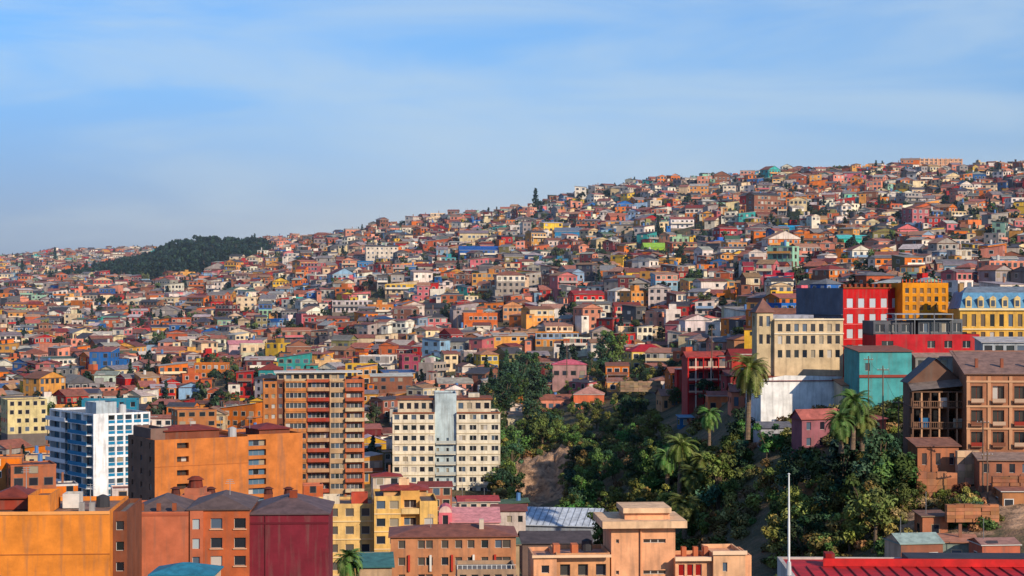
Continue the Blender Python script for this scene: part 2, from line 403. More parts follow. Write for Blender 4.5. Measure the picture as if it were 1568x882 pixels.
b=Bd(277,316,250,0,d=4); c1=S(200,124,98)
b.block(0,b.w,0,4,-45,b.Z(758),c1)
b.block(.4,b.w-.4,.3,3,b.Z(760),b.Z(748),c1)
b.cone(b.w/2,1.6,b.Z(748),b.Z(736),1.0,.85,S(130,62,50),0,12); b.cone(b.w/2,1.6,b.Z(736),b.Z(731),1.15,.5,S(130,62,50),0,12)
b.done('brick_chimney_turret')
b=Bd(237,465,335,30,pl=196); c1=S(208,128,76); zt=b.Z(674); w=b.w
zz=fl(b.Z(800),zt,6,.3,.72)
b.block(0,w*.62,0,b.d,-52,zt,c1,F=sp([(b.X(271),b.X(289))],zz,rec=1.0,fr=S(110,60,35),g=(.05,.04,.035)),L=sp(ev(0,b.d,3,1.0),zz),lcol=S(140,106,88),rc=S(140,74,58,.8))  # lcol paints the left wall's shade into its colour, front keeps lit ochre
b.block(w*.62+.01,w,.5,b.d,-52,b.Z(672),c1,F=sp([(b.X(382)-w*.62,b.X(409)-w*.62)],fl(b.Z(800),b.Z(678),8,.2,.85),rec=.7,fr=(.2,.22,.25),g=(.08,.14,.2)),rc=S(140,74,58,.8))
b.block(b.X(262),b.X(345),3,9,zt-.4,zt+1.3,S(130,76,58),roof='hip',rh=.8,rc=S(132,60,50,.8))
b.block(b.X(405),b.X(452),2.5,9,zt-.4,zt+1.0,S(130,76,58),roof='hip',rh=.9,rc=S(128,56,52,.8))
b.block(0.3,3.5,3,b.d-2,zt-.4,zt+1.8,S(130,104,94))
b.box(0,w*.62,-.05,-.02,b.Z(716),b.Z(715),S(180,108,66),3)
for k in range(3): b.antenna(w*(.3+.2*k),5,zt+1,2.3)
b.tank(w*.58,5,zt-.4,.8,1.6,(.4,.4,.4))
b.done('ochre_brown_apartment_block')
for px in (268,322,410,441):
    b=Bd(px-6,px+6,300,0,d=1.4); b.block(0,b.w,0,1.4,-45,b.Z(757),S(150,80,56),par=.1); b.cone(b.w/2,.7,b.Z(757),b.Z(749),.75,.6,S(96,50,44),0,10); b.cone(b.w/2,.7,b.Z(749),b.Z(746),.9,.3,S(96,50,44),0,10)
    b.done('brick_chimney')
# brown tower
b=Bd(403,558,480,8,d=16); zt=b.Z(584); zb=b.Z(584+15.6*14); n=14
segs=[(403,424,S(196,126,78),2),(424,436,S(120,74,58),1),(436,470,S(194,134,88),1),(470,505,S(180,96,72),1),(505,528,S(196,162,126),1),(528,558,S(190,110,78),1)]
fh=(zt-zb)/n
for i,(a,e,c,k) in enumerate(segs):
    xa,xe=b.X(a),b.X(e)-.01; W=xe-xa; off=[0,1.2,.4,0.9,.2,0][i]
    if i in(2,3,4): F_=sp([(.25,W-.25)],fl(zb,zt,n,.33,.85),rec=.9 if i==3 else .25,fr=(.6,.55,.48),g=(.06,.07,.08))
    elif i==5: F_=sp([(.4,W-.5)],fl(zb,zt,n,.3,.8),rec=.5,g=(.1,.1,.11))
    else: F_=sp(ev(0,W,k,.9),fl(zb,zt,n,.35,.75))
    b.block(xa,xe,off,b.d,-54,zt+(0.4 if i%2 else 0),c,F=F_,L=sp(ev(0,b.d-off,4,1.2),fl(zb,zt,n,.35,.8)) if i==0 else None)
    if i in (3,5,2):
        for k in range(n):
            cc=[None,None,S(206,134,84),[S(172,72,58),S(200,155,120),S(180,90,70)][R.randrange(3)],None,[S(206,124,88),S(222,196,160),S(190,104,76)][R.randrange(3)]][i]
            b.box(xa+.1,xe-.1,off-.9 if i!=2 else off-.15,off-.03,zb+k*fh,zb+k*fh+.9*(1 if i!=2 else .8),cc,0)
b.block(b.X(425),b.X(530),3,12,zt-.4,zt+1.9,S(204,176,142),F=sp(ev(0,b.X(530)-b.X(425),9,1.4),[(zt+.4,zt+1.5)]))
b.box(b.X(420),b.X(556),2,13,zt+1.95,zt+2.15,(.6,.57,.52),3)
b.antenna(b.X(440),6,zt+2,3); b.antenna(b.X(510),6,zt+2,2.5)
b.done('brown_brick_tower_block')
# white and blue flats
b=Bd(143,230,432,36,pl=76); wc=S(240,240,240,.9); zt=b.Z(634); n=8; zb=b.Z(634+16.3*n); fh=(zt-zb)/n; w=b.w
b.block(0,w,0,b.d,-54,zt,wc,F=sp([(b.X(166),b.X(176)),(b.X(179),b.X(189)),(b.X(192),b.X(202)),(b.X(205),b.X(216)),(b.X(219),b.X(228))],fl(zb,zt,n,.35,.82),g=(.04,.09,.13),under=S(50,130,170)),
 L=sp(ev(0,b.d,4,b.d/4-.7),fl(zb,zt,n,.05,.85),rec=1.1,g=(.05,.12,.17),fr=S(60,130,170)),rc=(.2,.2,.2))
for k in range(n):
    b.box(-1.3,-.03,1,b.d*.46,zb+k*fh-.12,zb+k*fh+.0,wc,0); b.box(-1.3,-1.22,1,b.d*.46,zb+k*fh+.02,zb+k*fh+.85,S(70,140,180),3)
    b.box(-1.3,-.03,b.d*.52,b.d-.5,zb+k*fh-.12,zb+k*fh+.0,wc,0); b.box(-1.3,-1.22,b.d*.52,b.d-.5,zb+k*fh+.02,zb+k*fh+.85,wc,3)
b.block(2,w*.5,3,9,zt-.4,zt+2.4,S(190,200,205),rc=S(60,130,160))
b.tank(w*.7,6,zt-.4,.9,1.8,(.5,.5,.5)); b.antenna(w*.3,6,zt+2,3)
b.done('white_and_blue_apartment_building')
b=Bd(125,212,560,10,d=10); b.block(0,b.w,0,10,-54,b.Z(613),S(50,130,158),F=sp(ev(0,b.w,5,1.3),fl(b.Z(660),b.Z(613),3))); b.done('teal_apartment_block')
# white tower
b=Bd(601,766,505,3,pl=None,d=15); wc=S(238,228,206,.86); zt=b.Z(632); n=11; zb=b.Z(632+16*n); fh=(zt-zb)/n
xa,xb_=b.X(666),b.X(699)
wl=dict(fr=(.6,.58,.52))
b.block(0,xa-.01,0,b.d,-55,zt,wc,F=sp(ev(0,xa,5,1.35),fl(zb,zt,n,.32,.8),**wl),L=sp(ev(0,b.d,4,1.3),fl(zb,zt,n,.32,.8)))
b.block(xa,xb_,1.0,b.d,-55,b.Z(603),S(200,216,220),F=sp([(.4,1.1),(3,3.7)],fl(zb,b.Z(668),n-2,.3,.8)))
b.block(xb_+.01,b.w,0,b.d,-55,zt,wc,F=sp(ev(0,b.w-xb_,4,1.8),fl(zb,zt,n,.32,.8),**wl))
for k in range(n):
    for (a,e) in ((.05,xa-.1),(xb_+.1,b.w)):
        b.box(a,e,-.16,-.02,zb+k*fh-.1,zb+k*fh+.12,S(214,198,168),3)
for k in range(n-2):
    b.box(xa+.2,xb_-.2,-.1,.97,zb+k*fh-.1,zb+k*fh+.05,wc,0); b.box(xa+.2,xb_-.2,-.1,-.03,zb+k*fh+.06,zb+k*fh+.8,S(190,195,190),3)
b.block(b.X(609),xa-.05,2.2,b.d-1,zt-.4,b.Z(613),S(222,205,180),F=sp(ev(0,xa-b.X(609),5,1.2),fl(zt,b.Z(613),1,.25,.75)))
b.block(xb_+.05,b.X(752),2.2,b.d-1,zt-.4,b.Z(613),S(222,205,180),F=sp(ev(0,b.X(752)-xb_,4,1.4),fl(zt,b.Z(613),1,.25,.75)))
b.box(b.X(606),xa-.1,1.7,b.d,b.Z(613)+.02,b.Z(610.5),S(140,84,64),0); b.box(xb_+.1,b.X(755),1.7,b.d,b.Z(613)+.02,b.Z(610.5),S(140,84,64),0)
b.box(b.X(718),b.X(735),4,8,b.Z(610),b.Z(604),S(225,215,195),0)
b.box(.0,xa-.1,-.3,-.02,zt-.25,zt+.15,S(150,98,74),3);b.box(xb_+.1,b.w,-.3,-.02,zt-.25,zt+.15,S(150,98,74),3)
b.antenna(b.X(690),5,b.Z(603),3.5)
b.done('white_tower_block')
# cream yellow flats
b=Bd(486,572,345,5,d=12); wc=S(238,198,134); zt=b.Z(772)
b.block(0,b.w,0,b.d,-52,zt,wc,F=sp(ev(1.5,b.w,3,1.5),fl(b.Z(882),zt,4,.3,.75),g=(.1,.09,.08)),rc=S(160,124,98)); 
for k in range(4): b.box(1,b.w+.02,-.2,-.02,b.Z(882)+ (zt-b.Z(882))/4*k,b.Z(882)+ (zt-b.Z(882))/4*k+.2,S(245,215,165),3)
b.block(1,4,2,6,zt-.4,zt+1.2,S(235,220,195)); b.block(b.w-4,b.w-1,3,6,zt-.4,zt+1.6,S(190,86,68)); b.antenna(6,5,zt,3); b.tank(7,5,zt-.4)
b.done('cream_apartment_house')
b=Bd(573,670,342,5,d=13); wc=S(240,194,122); zt=b.Z(760)
zz=fl(b.Z(868),zt,4,.28,.74)
b.block(0,b.w*.42,0,b.d,-52,zt,wc,F=sp(ev(0,b.w*.42,2,1.6),zz),rc=BR)
b.block(b.w*.42+.01,b.w*.72,1.2,b.d,-52,zt+.8,S(228,174,106),F=sp(ev(0,b.w*.3,1,2.2),zz,rec=.6,g=(.05,.04,.04)),rc=BR)
b.block(b.w*.72+.01,b.w,0,b.d,-52,b.Z(768),wc,F=sp(ev(0,b.w*.28,1,1.6),zz),rc=BR)
for k in range(4):
    zz0=b.Z(868)+(zt-b.Z(868))/4*k
    b.box(b.w*.42+.1,b.w*.72-.1,.1,1.15,zz0-.1,zz0+.9,S(245,208,150),0); b.box(0,b.w*.42,-.15,-.02,zz0-.1,zz0+.1,S(248,214,164),3)
b.block(b.X(588),b.X(654),3,10,zt-.4,b.Z(753),S(225,176,124),roof='hip',rh=1.0,rc=S(156,70,60,.8),ov=.6)
b.block(b.X(612),b.X(628),5,8,b.Z(755),b.Z(738),S(238,200,160),par=.2)
b.done('yellow_apartment_house')
b=Bd(672,765,370,2,d=10); pk=S(228,124,134)
b.block(b.X(692),b.w,0,10,-52,b.Z(800),S(236,196,188),F=sp(ev(0,b.w-b.X(692),4,1.1),[(b.Z(818),b.Z(806))]),roof='shed',rh=1.8,rc=S(224,156,156,.85),ov=.3)
b.block(0,b.X(692)-.02,0,6,-52,b.Z(785),pk,F=sp([(.7,1.8)],[(b.Z(804),b.Z(789))]),par=.1)
for k in range(6):
    t0=math.pi*k/6;t1=math.pi*(k+1)/6;r=b.X(692)/2
    b.P([(r-r*math.cos(t0),-.01,b.Z(785)+r*math.sin(t0)),(r-r*math.cos(t1),-.01,b.Z(785)+r*math.sin(t1)),(r,-.01,b.Z(785))],S(235,200,190),0)
    b.P([(r-r*math.cos(t0),0,b.Z(785)+r*math.sin(t0)),(r-r*math.cos(t1),0,b.Z(785)+r*math.sin(t1)),(r-r*math.cos(t1),6,b.Z(785)+r*math.sin(t1)),(r-r*math.cos(t0),6,b.Z(785)+r*math.sin(t0))],pk,1)
b.done('pink_gabled_house')
b=Bd(755,805,385,2,d=8); b.block(0,b.w,0,8,-52,b.Z(782),S(215,200,190),F=sp(ev(0,b.w,3,1),[(b.Z(800),b.Z(790))]),roof='gx',rh=.9,rc=S(130,80,74)); b.done('pale_townhouse')
b=Bd(792,912,395,-12,d=16); gc=S(196,204,214,.9)
b.block(0,b.w,0,b.d,-52,b.Z(803),S(165,172,182),F=sp(ev(0,b.w,5,1.5),[(b.Z(822),b.Z(812))],g=(.05,.06,.08)),roof='gx',rh=2.8,rc=gc,ov=.5)
for i in range(13): 
    xx=b.w*i/12; b.P([(xx-.07,-.5,b.Z(803)+.07),(xx+.07,-.5,b.Z(803)+.07),(xx+.07,b.d/2,b.Z(803)+2.9),(xx-.07,b.d/2,b.Z(803)+2.9)],S(130,138,150),1)
b.done('grey_metal_warehouse')
b=Bd(800,905,345,3,d=10); b.block(0,b.w,0,10,-52,b.Z(832),S(120,98,90),roof='gx',rh=1.6,rc=S(86,78,80,.75)); b.done('dark_roofed_shed')
# tan flats
b=Bd(614,790,275,3,d=11); wc=S(200,140,104); zt=b.Z(822)
b.block(-1.5,b.w,0,b.d,-52,zt,wc,F=sp([(b.X(p)+1.5,b.X(p)+2.5) for p in (610,640,652,676,697,716,737,758)]+[(b.X(769)+1.5,b.X(782)+1.5)],fl(b.Z(900),zt,3,.3,.78),g=(.08,.07,.06)),L=sp(ev(0,11,3,1),fl(b.Z(900),zt,3,.3,.78)),roof='hip',rh=1.1,rc=S(144,92,76,.8),ov=.35)
for k in range(5): b.box(1+k*3.1,1.3+k*3.1,-.3,-.02,b.Z(875),b.Z(850),S(240,235,225) if k%2 else S(190,70,60),3)
b.box(b.X(735),b.X(742),3,4,zt,b.Z(800),S(225,210,190),0); b.antenna(b.X(660),4,zt+.8,2)
b.done('tan_apartment_house')
b=Bd(231,325,205,0,d=6); b.block(0,b.w,0,6,-50,b.Z(880),S(225,190,160),roof='hip',rh=.9,rc=S(60,130,155,.8),ov=.3); b.done('teal_roofed_pavilion')
b=Bd(545,600,262,5,d=7); b.block(0,b.w,0,7,-50,b.Z(868),S(200,170,140),roof='shed',rh=1.0,rc=S(80,130,128,.7)); b.done('green_roofed_shed')
b=Bd(700,790,240,3,d=8); b.block(0,b.w,0,8,-50,b.Z(872),S(180,150,124),F=sp(ev(0,b.w,5,.9),[(b.Z(895),b.Z(880))]),rc=(.18,.16,.14))
for k in range(12): b.box(b.w*k/12,b.w*k/12+.08,.02,.1,b.Z(872),b.Z(866),(.6,.6,.58),3)
b.box(0,b.w,.02,.08,b.Z(866),b.Z(865.4),(.6,.6,.58),3); b.done('rooftop_terrace_house')
# peach modern
b=Bd(936,1034,245,4,d=9); wc=S(242,180,140)
b.block(0,b.w,0,9,-50,b.Z(808),wc,F=sp([(.6,1.0),(b.w*.5,b.w*.85)],[(b.Z(880),b.Z(874)),(b.Z(832),b.Z(826))],g=(.05,.04,.035)),rc=wc)
b.box(b.X(921),b.X(1050),-1.2,9.5,b.Z(808)+.02,b.Z(797),S(246,206,168),0)
b.block(b.X(958),b.X(1027),1,7,b.Z(797),b.Z(787),wc); b.box(b.X(955),b.X(1029),.4,7.5,b.Z(787)+.02,b.Z(779),S(246,206,168),0)
b.box(b.w*.45,b.w*.47,-.3,-.02,-50,b.Z(810),S(230,165,125),3)
b.done('peach_modernist_house')
b=Bd(817,935,243,4,d=9)
b.block(0,b.w*.3,0,9,-50,b.Z(852),wc,F=sp([(1,2)],[(b.Z(878),b.Z(866))]),rc=S(196,146,122))
b.block(b.w*.3+.01,b.w,.8,9,-50,b.Z(849),S(228,168,124),F=sp(ev(0,b.w*.7,3,1.3),[(b.Z(884),b.Z(866))],rec=.5,g=(.05,.05,.05)),rc=S(196,146,122))
b.box(-.2,b.w+.05,-.4,-.02,b.Z(854),b.Z(850),S(246,208,172),3)
for p in (850,878): b.box(b.X(p),b.X(p+10),2,4,b.Z(852),b.Z(838),S(210,124,88),0)
b.tank(b.X(905),5,b.Z(852),.7,1.3); b.done('peach_terraced_house')
b=Bd(1036,1153,243,4,d=9)
b.block(0,b.w*.48,1,9,-50,b.Z(858),wc,F=sp([(.4,1.2),(1.5,2.3),(2.6,3.4)],[(b.Z(884),b.Z(866))],g=S(150,40,40),fr=(.7,.65,.6)),rc=S(156,76,62))
b.block(b.w*.48+.01,b.w*.9,0,9,-50,b.Z(848),S(240,190,150),F=sp([(1.2,1.8)],[(b.Z(876),b.Z(862))]),rc=wc)
b.block(b.w*.9+.02,b.w,1,9,-50,b.Z(853),wc)
b.box(-.1,b.w*.47,.3,.95,b.Z(860),b.Z(854),S(246,212,180),3); b.box(b.w*.47,b.w*.92,-.3,-.02,b.Z(850),b.Z(844),S(246,212,180),3)
for p in (1050,1068,1084): b.box(b.X(p),b.X(p+7),3,4,b.Z(858),b.Z(843),S(205,118,84),0)
b.done('peach_terraced_house')
# red roofed building near the camera
b=Bd(1215,1700,100,-2,d=8.2); rd=S(200,34,28); z0=b.Z(886)
b.block(0,b.w,0,b.d,-38,z0,S(215,205,195),roof='flat',rc=rd,par=.12)
b.box(b.X(1280),b.w,5.2,5.35,z0-.1,z0+.32,rd,1)
b.box(-.3,b.w,-.35,-.02,z0-.2,z0+.08,(.6,.6,.6),3)
for k in range(24): b.box(b.X(1230)+k*.75,b.X(1230)+k*.75+.05,.3,5.1,z0-.12,z0-.05,S(150,14,12),1)
b.box(b.X(1285),b.X(1300),5.5,6.5,z0,z0+.55,S(150,20,20),0); b.box(b.X(1420),b.w-2,5.8,8,z0-.1,z0+.3,(.03,.03,.035),1)
b.done('red_roofed_building')
b=MB(); zp=WZ(872,99); b.setT(WX(1208,99),99,0,0)
b.cone(0,0,zp-6,WZ(800,99),.07,.06,(.72,.72,.7),3,10); b.cone(0,0,WZ(800,99),WZ(726,99),.055,.035,(.72,.72,.7),3,10); b.cone(0,0,WZ(726,99),WZ(724.5,99),.08,.02,(.72,.72,.7),3,8)
b.cone(0,0,zp-.3,zp+.4,.14,.11,(.5,.5,.5),3,10); b.build('flagpole')
# derelict stone building
b=Bd(1480,1640,318,-3,d=13); st=S(176,122,94); zt=b.Z(572); zz=[(b.Z(684),b.Z(661)),(b.Z(652),b.Z(628)),(b.Z(617),b.Z(591))]
b.block(0,b.w,0,b.d,-40,zt,st,F=sp([(b.X(p),b.X(p)+1.9) for p in (1487,1520,1553,1586,1615)],zz,rec=.5,fr=S(120,60,48),g=(.04,.035,.03)),roof='shed',rh=3.4,rc=S(150,120,108,.75),ov=.5)
for y in (622,656,584): b.box(-.05,b.w,-.25,-.02,b.Z(y+1.5),b.Z(y-1.5),S(210,166,132),3)
for p in (1480,1512,1545,1578,1608): b.box(b.X(p),b.X(p+5),-.18,-.02,b.Z(688),b.Z(576),S(206,156,122),3)
for p in (1487,1520,1553,1586): 
    for y in (684,652,617): 
        b.box(b.X(p)-.1,b.X(p)+2.0,-.75,-.27,b.Z(y),b.Z(y)+.12,S(160,120,98),3)
        b.box(b.X(p)-.1,b.X(p)+2.0,-.75,-.68,b.Z(y)+.14,b.Z(y-7),[S(130,84,66),S(200,170,146),S(150,60,50)][R.randrange(3)],3)
for k in range(4): b.box(2+k*4.2,2.5+k*4.2,3,3.6,zt+.6,zt+2.4,S(150,90,70),0)
b.done('derelict_stone_mansion')
b=Bd(1398,1479,322,-2,d=10); tb=S(116,88,72)
b.block(0,b.w,3.2,10,-40,b.Z(588),S(122,92,78),F=sp([(b.X(p),b.X(p+15)) for p in (1404,1430,1456)],[(b.Z(684),b.Z(662)),(b.Z(650),b.Z(630)),(b.Z(618),b.Z(600))],rec=.6,fr=(.1,.07,.05),g=(.015,.013,.012)),roof='gy',rh=4.2,rc=S(96,86,86,.75))
for i in range(7):
    xx=b.w*i/6; b.box(xx-.13,xx+.13,0,.25,-40,b.Z(600),S(208,164,130) if i%2 else tb,3)
    b.box(xx-.08,xx+.08,1.5,1.65,b.Z(690),b.Z(600),tb,3)
for y in (690,656,624,600): b.box(-.2,b.w+.1,-.05,3.15,b.Z(y)-.12,b.Z(y)+.12,tb,0)
for y in (656,624): 
    for i in range(26): b.box(b.w*i/26,b.w*i/26+.06,-.12,-.06,b.Z(y)+.13,b.Z(y)+1.0,S(150,116,94),3)
    b.box(0,b.w,-.14,-.05,b.Z(y)+1.0,b.Z(y)+1.1,S(150,116,94),3)
b.P([(-.3,-.5,b.Z(598)),(b.w+.3,-.5,b.Z(590)),(b.w+.3,3.4,b.Z(580)),(-.3,3.4,b.Z(588))],S(140,126,118,.7),1)
for (p,q,y,c) in [(1408,1425,655,S(60,110,150)),(1440,1452,624,S(200,190,180)),(1432,1446,690,S(170,120,90)),(1460,1474,656,S(190,180,160))]:
    b.box(b.X(p),b.X(q),.3,.4,b.Z(y),b.Z(y-15),c,3)
b.done('timber_gallery_house')
b=Bd(1405,1468,308,3,d=6); b.block(0,b.w,0,6,-40,b.Z(683),S(184,120,90),F=sp(ev(0,b.w,3,.8),[(b.Z(712),b.Z(694))],g=(.04,.03,.03)),roof='shed',rh=.9,rc=S(150,106,90,.75)); b.done('brick_hut')
b=Bd(1500,1640,300,-4,d=5); b.block(0,b.w,0,5,-40,b.Z(704),S(174,116,92),F=sp(ev(0,b.w,7,.9),[(b.Z(724),b.Z(710))]),roof='shed',rh=.8,rc=S(160,134,120)); b.done('long_brick_outbuilding')
# white warehouse
b=Bd(1165,1289,402,6,d=14); wc=S(240,238,234,.92)
b.block(0,b.w,0,14,-30,b.Z(583),wc,roof='shed',rh=1.6,rc=S(150,76,68,.75),ov=.3)
b.P([(0,-.01,b.Z(583)),(b.w,-.01,b.Z(583)),(b.w,-.01,b.Z(577)),(b.w*.3,-.01,b.Z(575)),(0,-.01,b.Z(581))],wc,0)
b.done('white_warehouse')
b=Bd(1290,1335,396,4,d=9); b.block(0,b.w,0,9,-30,b.Z(590),S(228,215,190),F=sp(ev(0,b.w,3,.9),fl(b.Z(640),b.Z(590),2)),roof='shed',rh=1.2,rc=S(150,120,100)); b.done('cream_house')
b=Bd(1228,1290,372,20,pl=1212); b.block(0,b.w,0,b.d,-35,b.Z(642),S(160,104,112),F=sp(ev(0,b.w,3,1),fl(b.Z(690),b.Z(642),2)),roof='gx',rh=1.8,rc=S(180,106,96,.8)); b.done('mauve_house')
b=Bd(1306,1357,352,4,d=9); b.block(0,b.w,0,9,-35,b.Z(650),S(222,116,98),F=sp([(4.2,5.0)],[(b.Z(690),b.Z(672))],g=(.05,.02,.02)),roof='shedx',rh=1.1,rc=S(200,110,96)); b.done('salmon_house')
b=Bd(1165,1212,392,4,d=8); b.block(0,b.w,0,8,-35,b.Z(655),S(190,190,195),F=sp(ev(0,b.w,3,1),[(b.Z(676),b.Z(664))]),roof='gx',rh=1,rc=S(110,110,118)); b.done('grey_house')
b=Bd(1316,1396,388,5,d=12); b.block(0,b.w,0,12,-30,b.Z(538),S(90,166,166),F=sp([(1.2,2.2)],[(b.Z(568),b.Z(556))],g=(.05,.06,.07)),roof='shed',rh=.8,rc=S(140,96,84)); b.box(-.1,b.w+.1,-.3,-.02,b.Z(578),b.Z(574),S(150,76,66),3); b.done('teal_workshop')
b=Bd(1341,1500,402,3,d=12)
b.block(0,b.w,0,12,-30,b.Z(512),S(196,56,62),F=sp([(b.X(1350),b.X(1368)),(b.X(1420),b.X(1432)),(b.X(1446),b.X(1458)),(b.X(1474),b.X(1486))],[(b.Z(533),b.Z(522))],g=(.03,.035,.04)),rc=BR)
b.block(b.X(1396),b.w-.2,-3,-.04,-30,b.Z(546),S(150,146,142),F=sp(ev(0,b.w-b.X(1396),6,1.3),[(b.Z(560),b.Z(551))]),roof='shed',rh=.8,rc=S(168,150,140,.75),ov=.2)
b.block(0,b.X(1402),2,12,b.Z(514),b.Z(492),S(98,100,106),F=sp(ev(0,b.X(1402),3,2),[(b.Z(509),b.Z(497))],g=(.03,.04,.05)))
b.block(b.X(1410),b.X(1478),2,12,b.Z(514),b.Z(489),S(104,108,112),F=sp(ev(0,b.X(1478)-b.X(1410),4,1.8),[(b.Z(509),b.Z(495))],g=(.03,.04,.05)))
for y in (482,490): b.box(b.X(1372),b.X(1462),1,9,b.Z(y),b.Z(y-1.5),S(160,165,170),3)
for p in (1373,1402,1432,1460): b.box(b.X(p),b.X(p)+.2,1,1.2,b.Z(514),b.Z(480),S(120,122,126),3)
b.done('red_and_grey_restaurant')
b=Bd(1291,1381,425,22,pl=1219); rdw=S(196,46,50); zt=b.Z(441)
zz=[(b.Z(y+7),b.Z(y-7)) for y in (535,511,488,464)]
b.block(0,b.w,0,b.d,-30,zt,rdw,F=sp(ev(.3,b.w-.3,5,1.6),zz,fr=(.85,.83,.8),g=(.42,.46,.5),rec=.12),lcol=S(112,118,132),rc=BR)  # lcol: grey side wall, with its left-facing shade put into the colour
for (u,v) in zz: b.box(.1,b.w-.1,-.12,-.02,u-.35,u-.15,S(225,110,110),3)
b.box(-.1,b.w,-.3,-.02,zt-.1,zt+.15,S(150,90,60),3)
b.box(-.5,-.02,0,b.d,zt-6,zt-5.9,S(120,125,135),3)
for k in range(10): b.box(k*1.5+.3,k*1.5+.9,.5,1.4,zt,zt+.9,S(140,60,40),0)
b.done('red_townhouse')
b=Bd(1382,1452,426,12,d=14); oc=S(228,152,60); zt=b.Z(433)
zz=[(b.Z(y+4),b.Z(y-4)) for y in (484,471,458,445)]
b.block(0,b.w,0,14,-30,zt,oc,F=sp(ev(.2,b.w-.2,6,.9),zz,g=(.2,.12,.06),fr=(.6,.5,.35)),lcol=oc,rc=S(190,100,66))
for k in range(12): b.box(k*.85,k*.85+.15,.05,.2,zt,zt+.8,S(230,100,64),3)
b.done('orange_yellow_townhouse')
b=Bd(1186,1291,408,8,d=13); wc=S(222,198,162); zt=b.Z(489)
b.block(0,b.w,0,13,-30,zt,wc,F=sp(ev(.3,b.w-.3,8,1.0),[(b.Z(548),b.Z(536)),(b.Z(527),b.Z(514)),(b.Z(508),b.Z(496))]),rc=S(120,115,120))
b.box(-.1,b.w+.1,-.35,-.02,zt-.2,zt+.15,S(236,222,196),3); b.box(-.1,b.w+.1,-.25,-.02,b.Z(512),b.Z(510),S(236,222,196),3)
b.box(0,b.X(1250),2,10,zt,zt+.9,S(160,160,170),1)
b.block(-3.6,-.02,1,5,-30,b.Z(478),S(210,188,152),F=sp([(.5,1.3),(2.1,2.9)],[(b.Z(527),b.Z(512)),(b.Z(500),b.Z(484))]),L=sp([(1,2)],[(b.Z(500),b.Z(484))]),roof='hip',rh=2.9,rc=S(130,92,82,.75),ov=.4)
b.done('cream_mansion_with_turret')
b=Bd(1470,1640,412,-2,d=14); wc=S(234,186,100); zt=b.Z(474); bl=S(100,150,184)
b.block(0,b.w,0,14,-25,zt,wc,F=sp(ev(0,b.w,12,1.0),[(b.Z(521),b.Z(508)),(b.Z(500),b.Z(481))],g=(.12,.09,.06),fr=(.7,.6,.4)),rc=BR)
b.box(-.3,b.w,-.5,-.02,zt-.15,zt+.3,S(245,225,180),3); b.box(-.1,b.w,-.25,-.02,b.Z(505),b.Z(503),S(245,225,180),3)
zm=b.Z(448)
b.P([(0,0,zt+.31),(b.w,0,zt+.31),(b.w,1.6,zm),(1.0,1.6,zm)],bl,1); b.P([(0,14,zt),(0,0,zt+.31),(1,1.6,zm),(1,12,zm)],bl,1); b.P([(1,1.6,zm),(b.w,1.6,zm),(b.w,7,zm+1.3),(3,7,zm+1.3)],S(130,140,150),1); b.P([(1,12,zm),(1,1.6,zm),(3,7,zm+1.3)],bl,1)
for k in range(9):
    xx=1.2+k*2.6; b.box(xx,xx+1.3,-.05,1.6,zt+.4,zt+2.4,S(240,210,150),0); b.P([(xx+.25,-.08,zt+.7),(xx+1.05,-.08,zt+.7),(xx+1.05,-.08,zt+2.0),(xx+.25,-.08,zt+2.0)],(.05,.07,.1),2)
    b.P([(xx-.15,-.1,zt+2.42),(xx+1.45,-.1,zt+2.42),(xx+.65,-.1,zt+3.0)],S(240,210,150),0)
b.box(b.X(1478),b.X(1484),6,8,zm,zm+2,S(200,160,110),0)
b.done('yellow_mansard_palace')
b=Bd(1505,1640,385,-2,d=8); b.block(0,b.w,0,8,-30,b.Z(524),S(180,186,190),F=sp(ev(0,b.w,8,1.6),[(b.Z(540),b.Z(529))]),roof='shed',rh=.9,rc=S(195,190,188)); b.done('pale_long_house')
b=Bd(1054,1112,500,6,d=9); rd=S(196,54,54); zt=b.Z(548)
b.block(0,b.w,1.3,9,-42,zt,S(176,76,72),F=sp(ev(0,b.w,4,1.5),fl(b.Z(604),zt,3,.15,.8),g=(.04,.04,.05)),roof='gx',rh=1.5,rc=S(168,76,66,.8))
for i in range(6): b.box(b.w*i/5-.15,b.w*i/5+.15,0,.2,-42,zt,S(225,205,190) if i%2 else rd,3)
for k in range(4): b.box(-.1,b.w+.1,-.02,1.28,b.Z(604)+(zt-b.Z(604))/3*k-.1,b.Z(604)+(zt-b.Z(604))/3*k+.12,rd,0)
for k in range(3): b.box(0,b.w,.02,.08,b.Z(604)+(zt-b.Z(604))/3*k+.5,b.Z(604)+(zt-b.Z(604))/3*k+.95,S(220,180,160),3)
b.done('red_balconied_house')
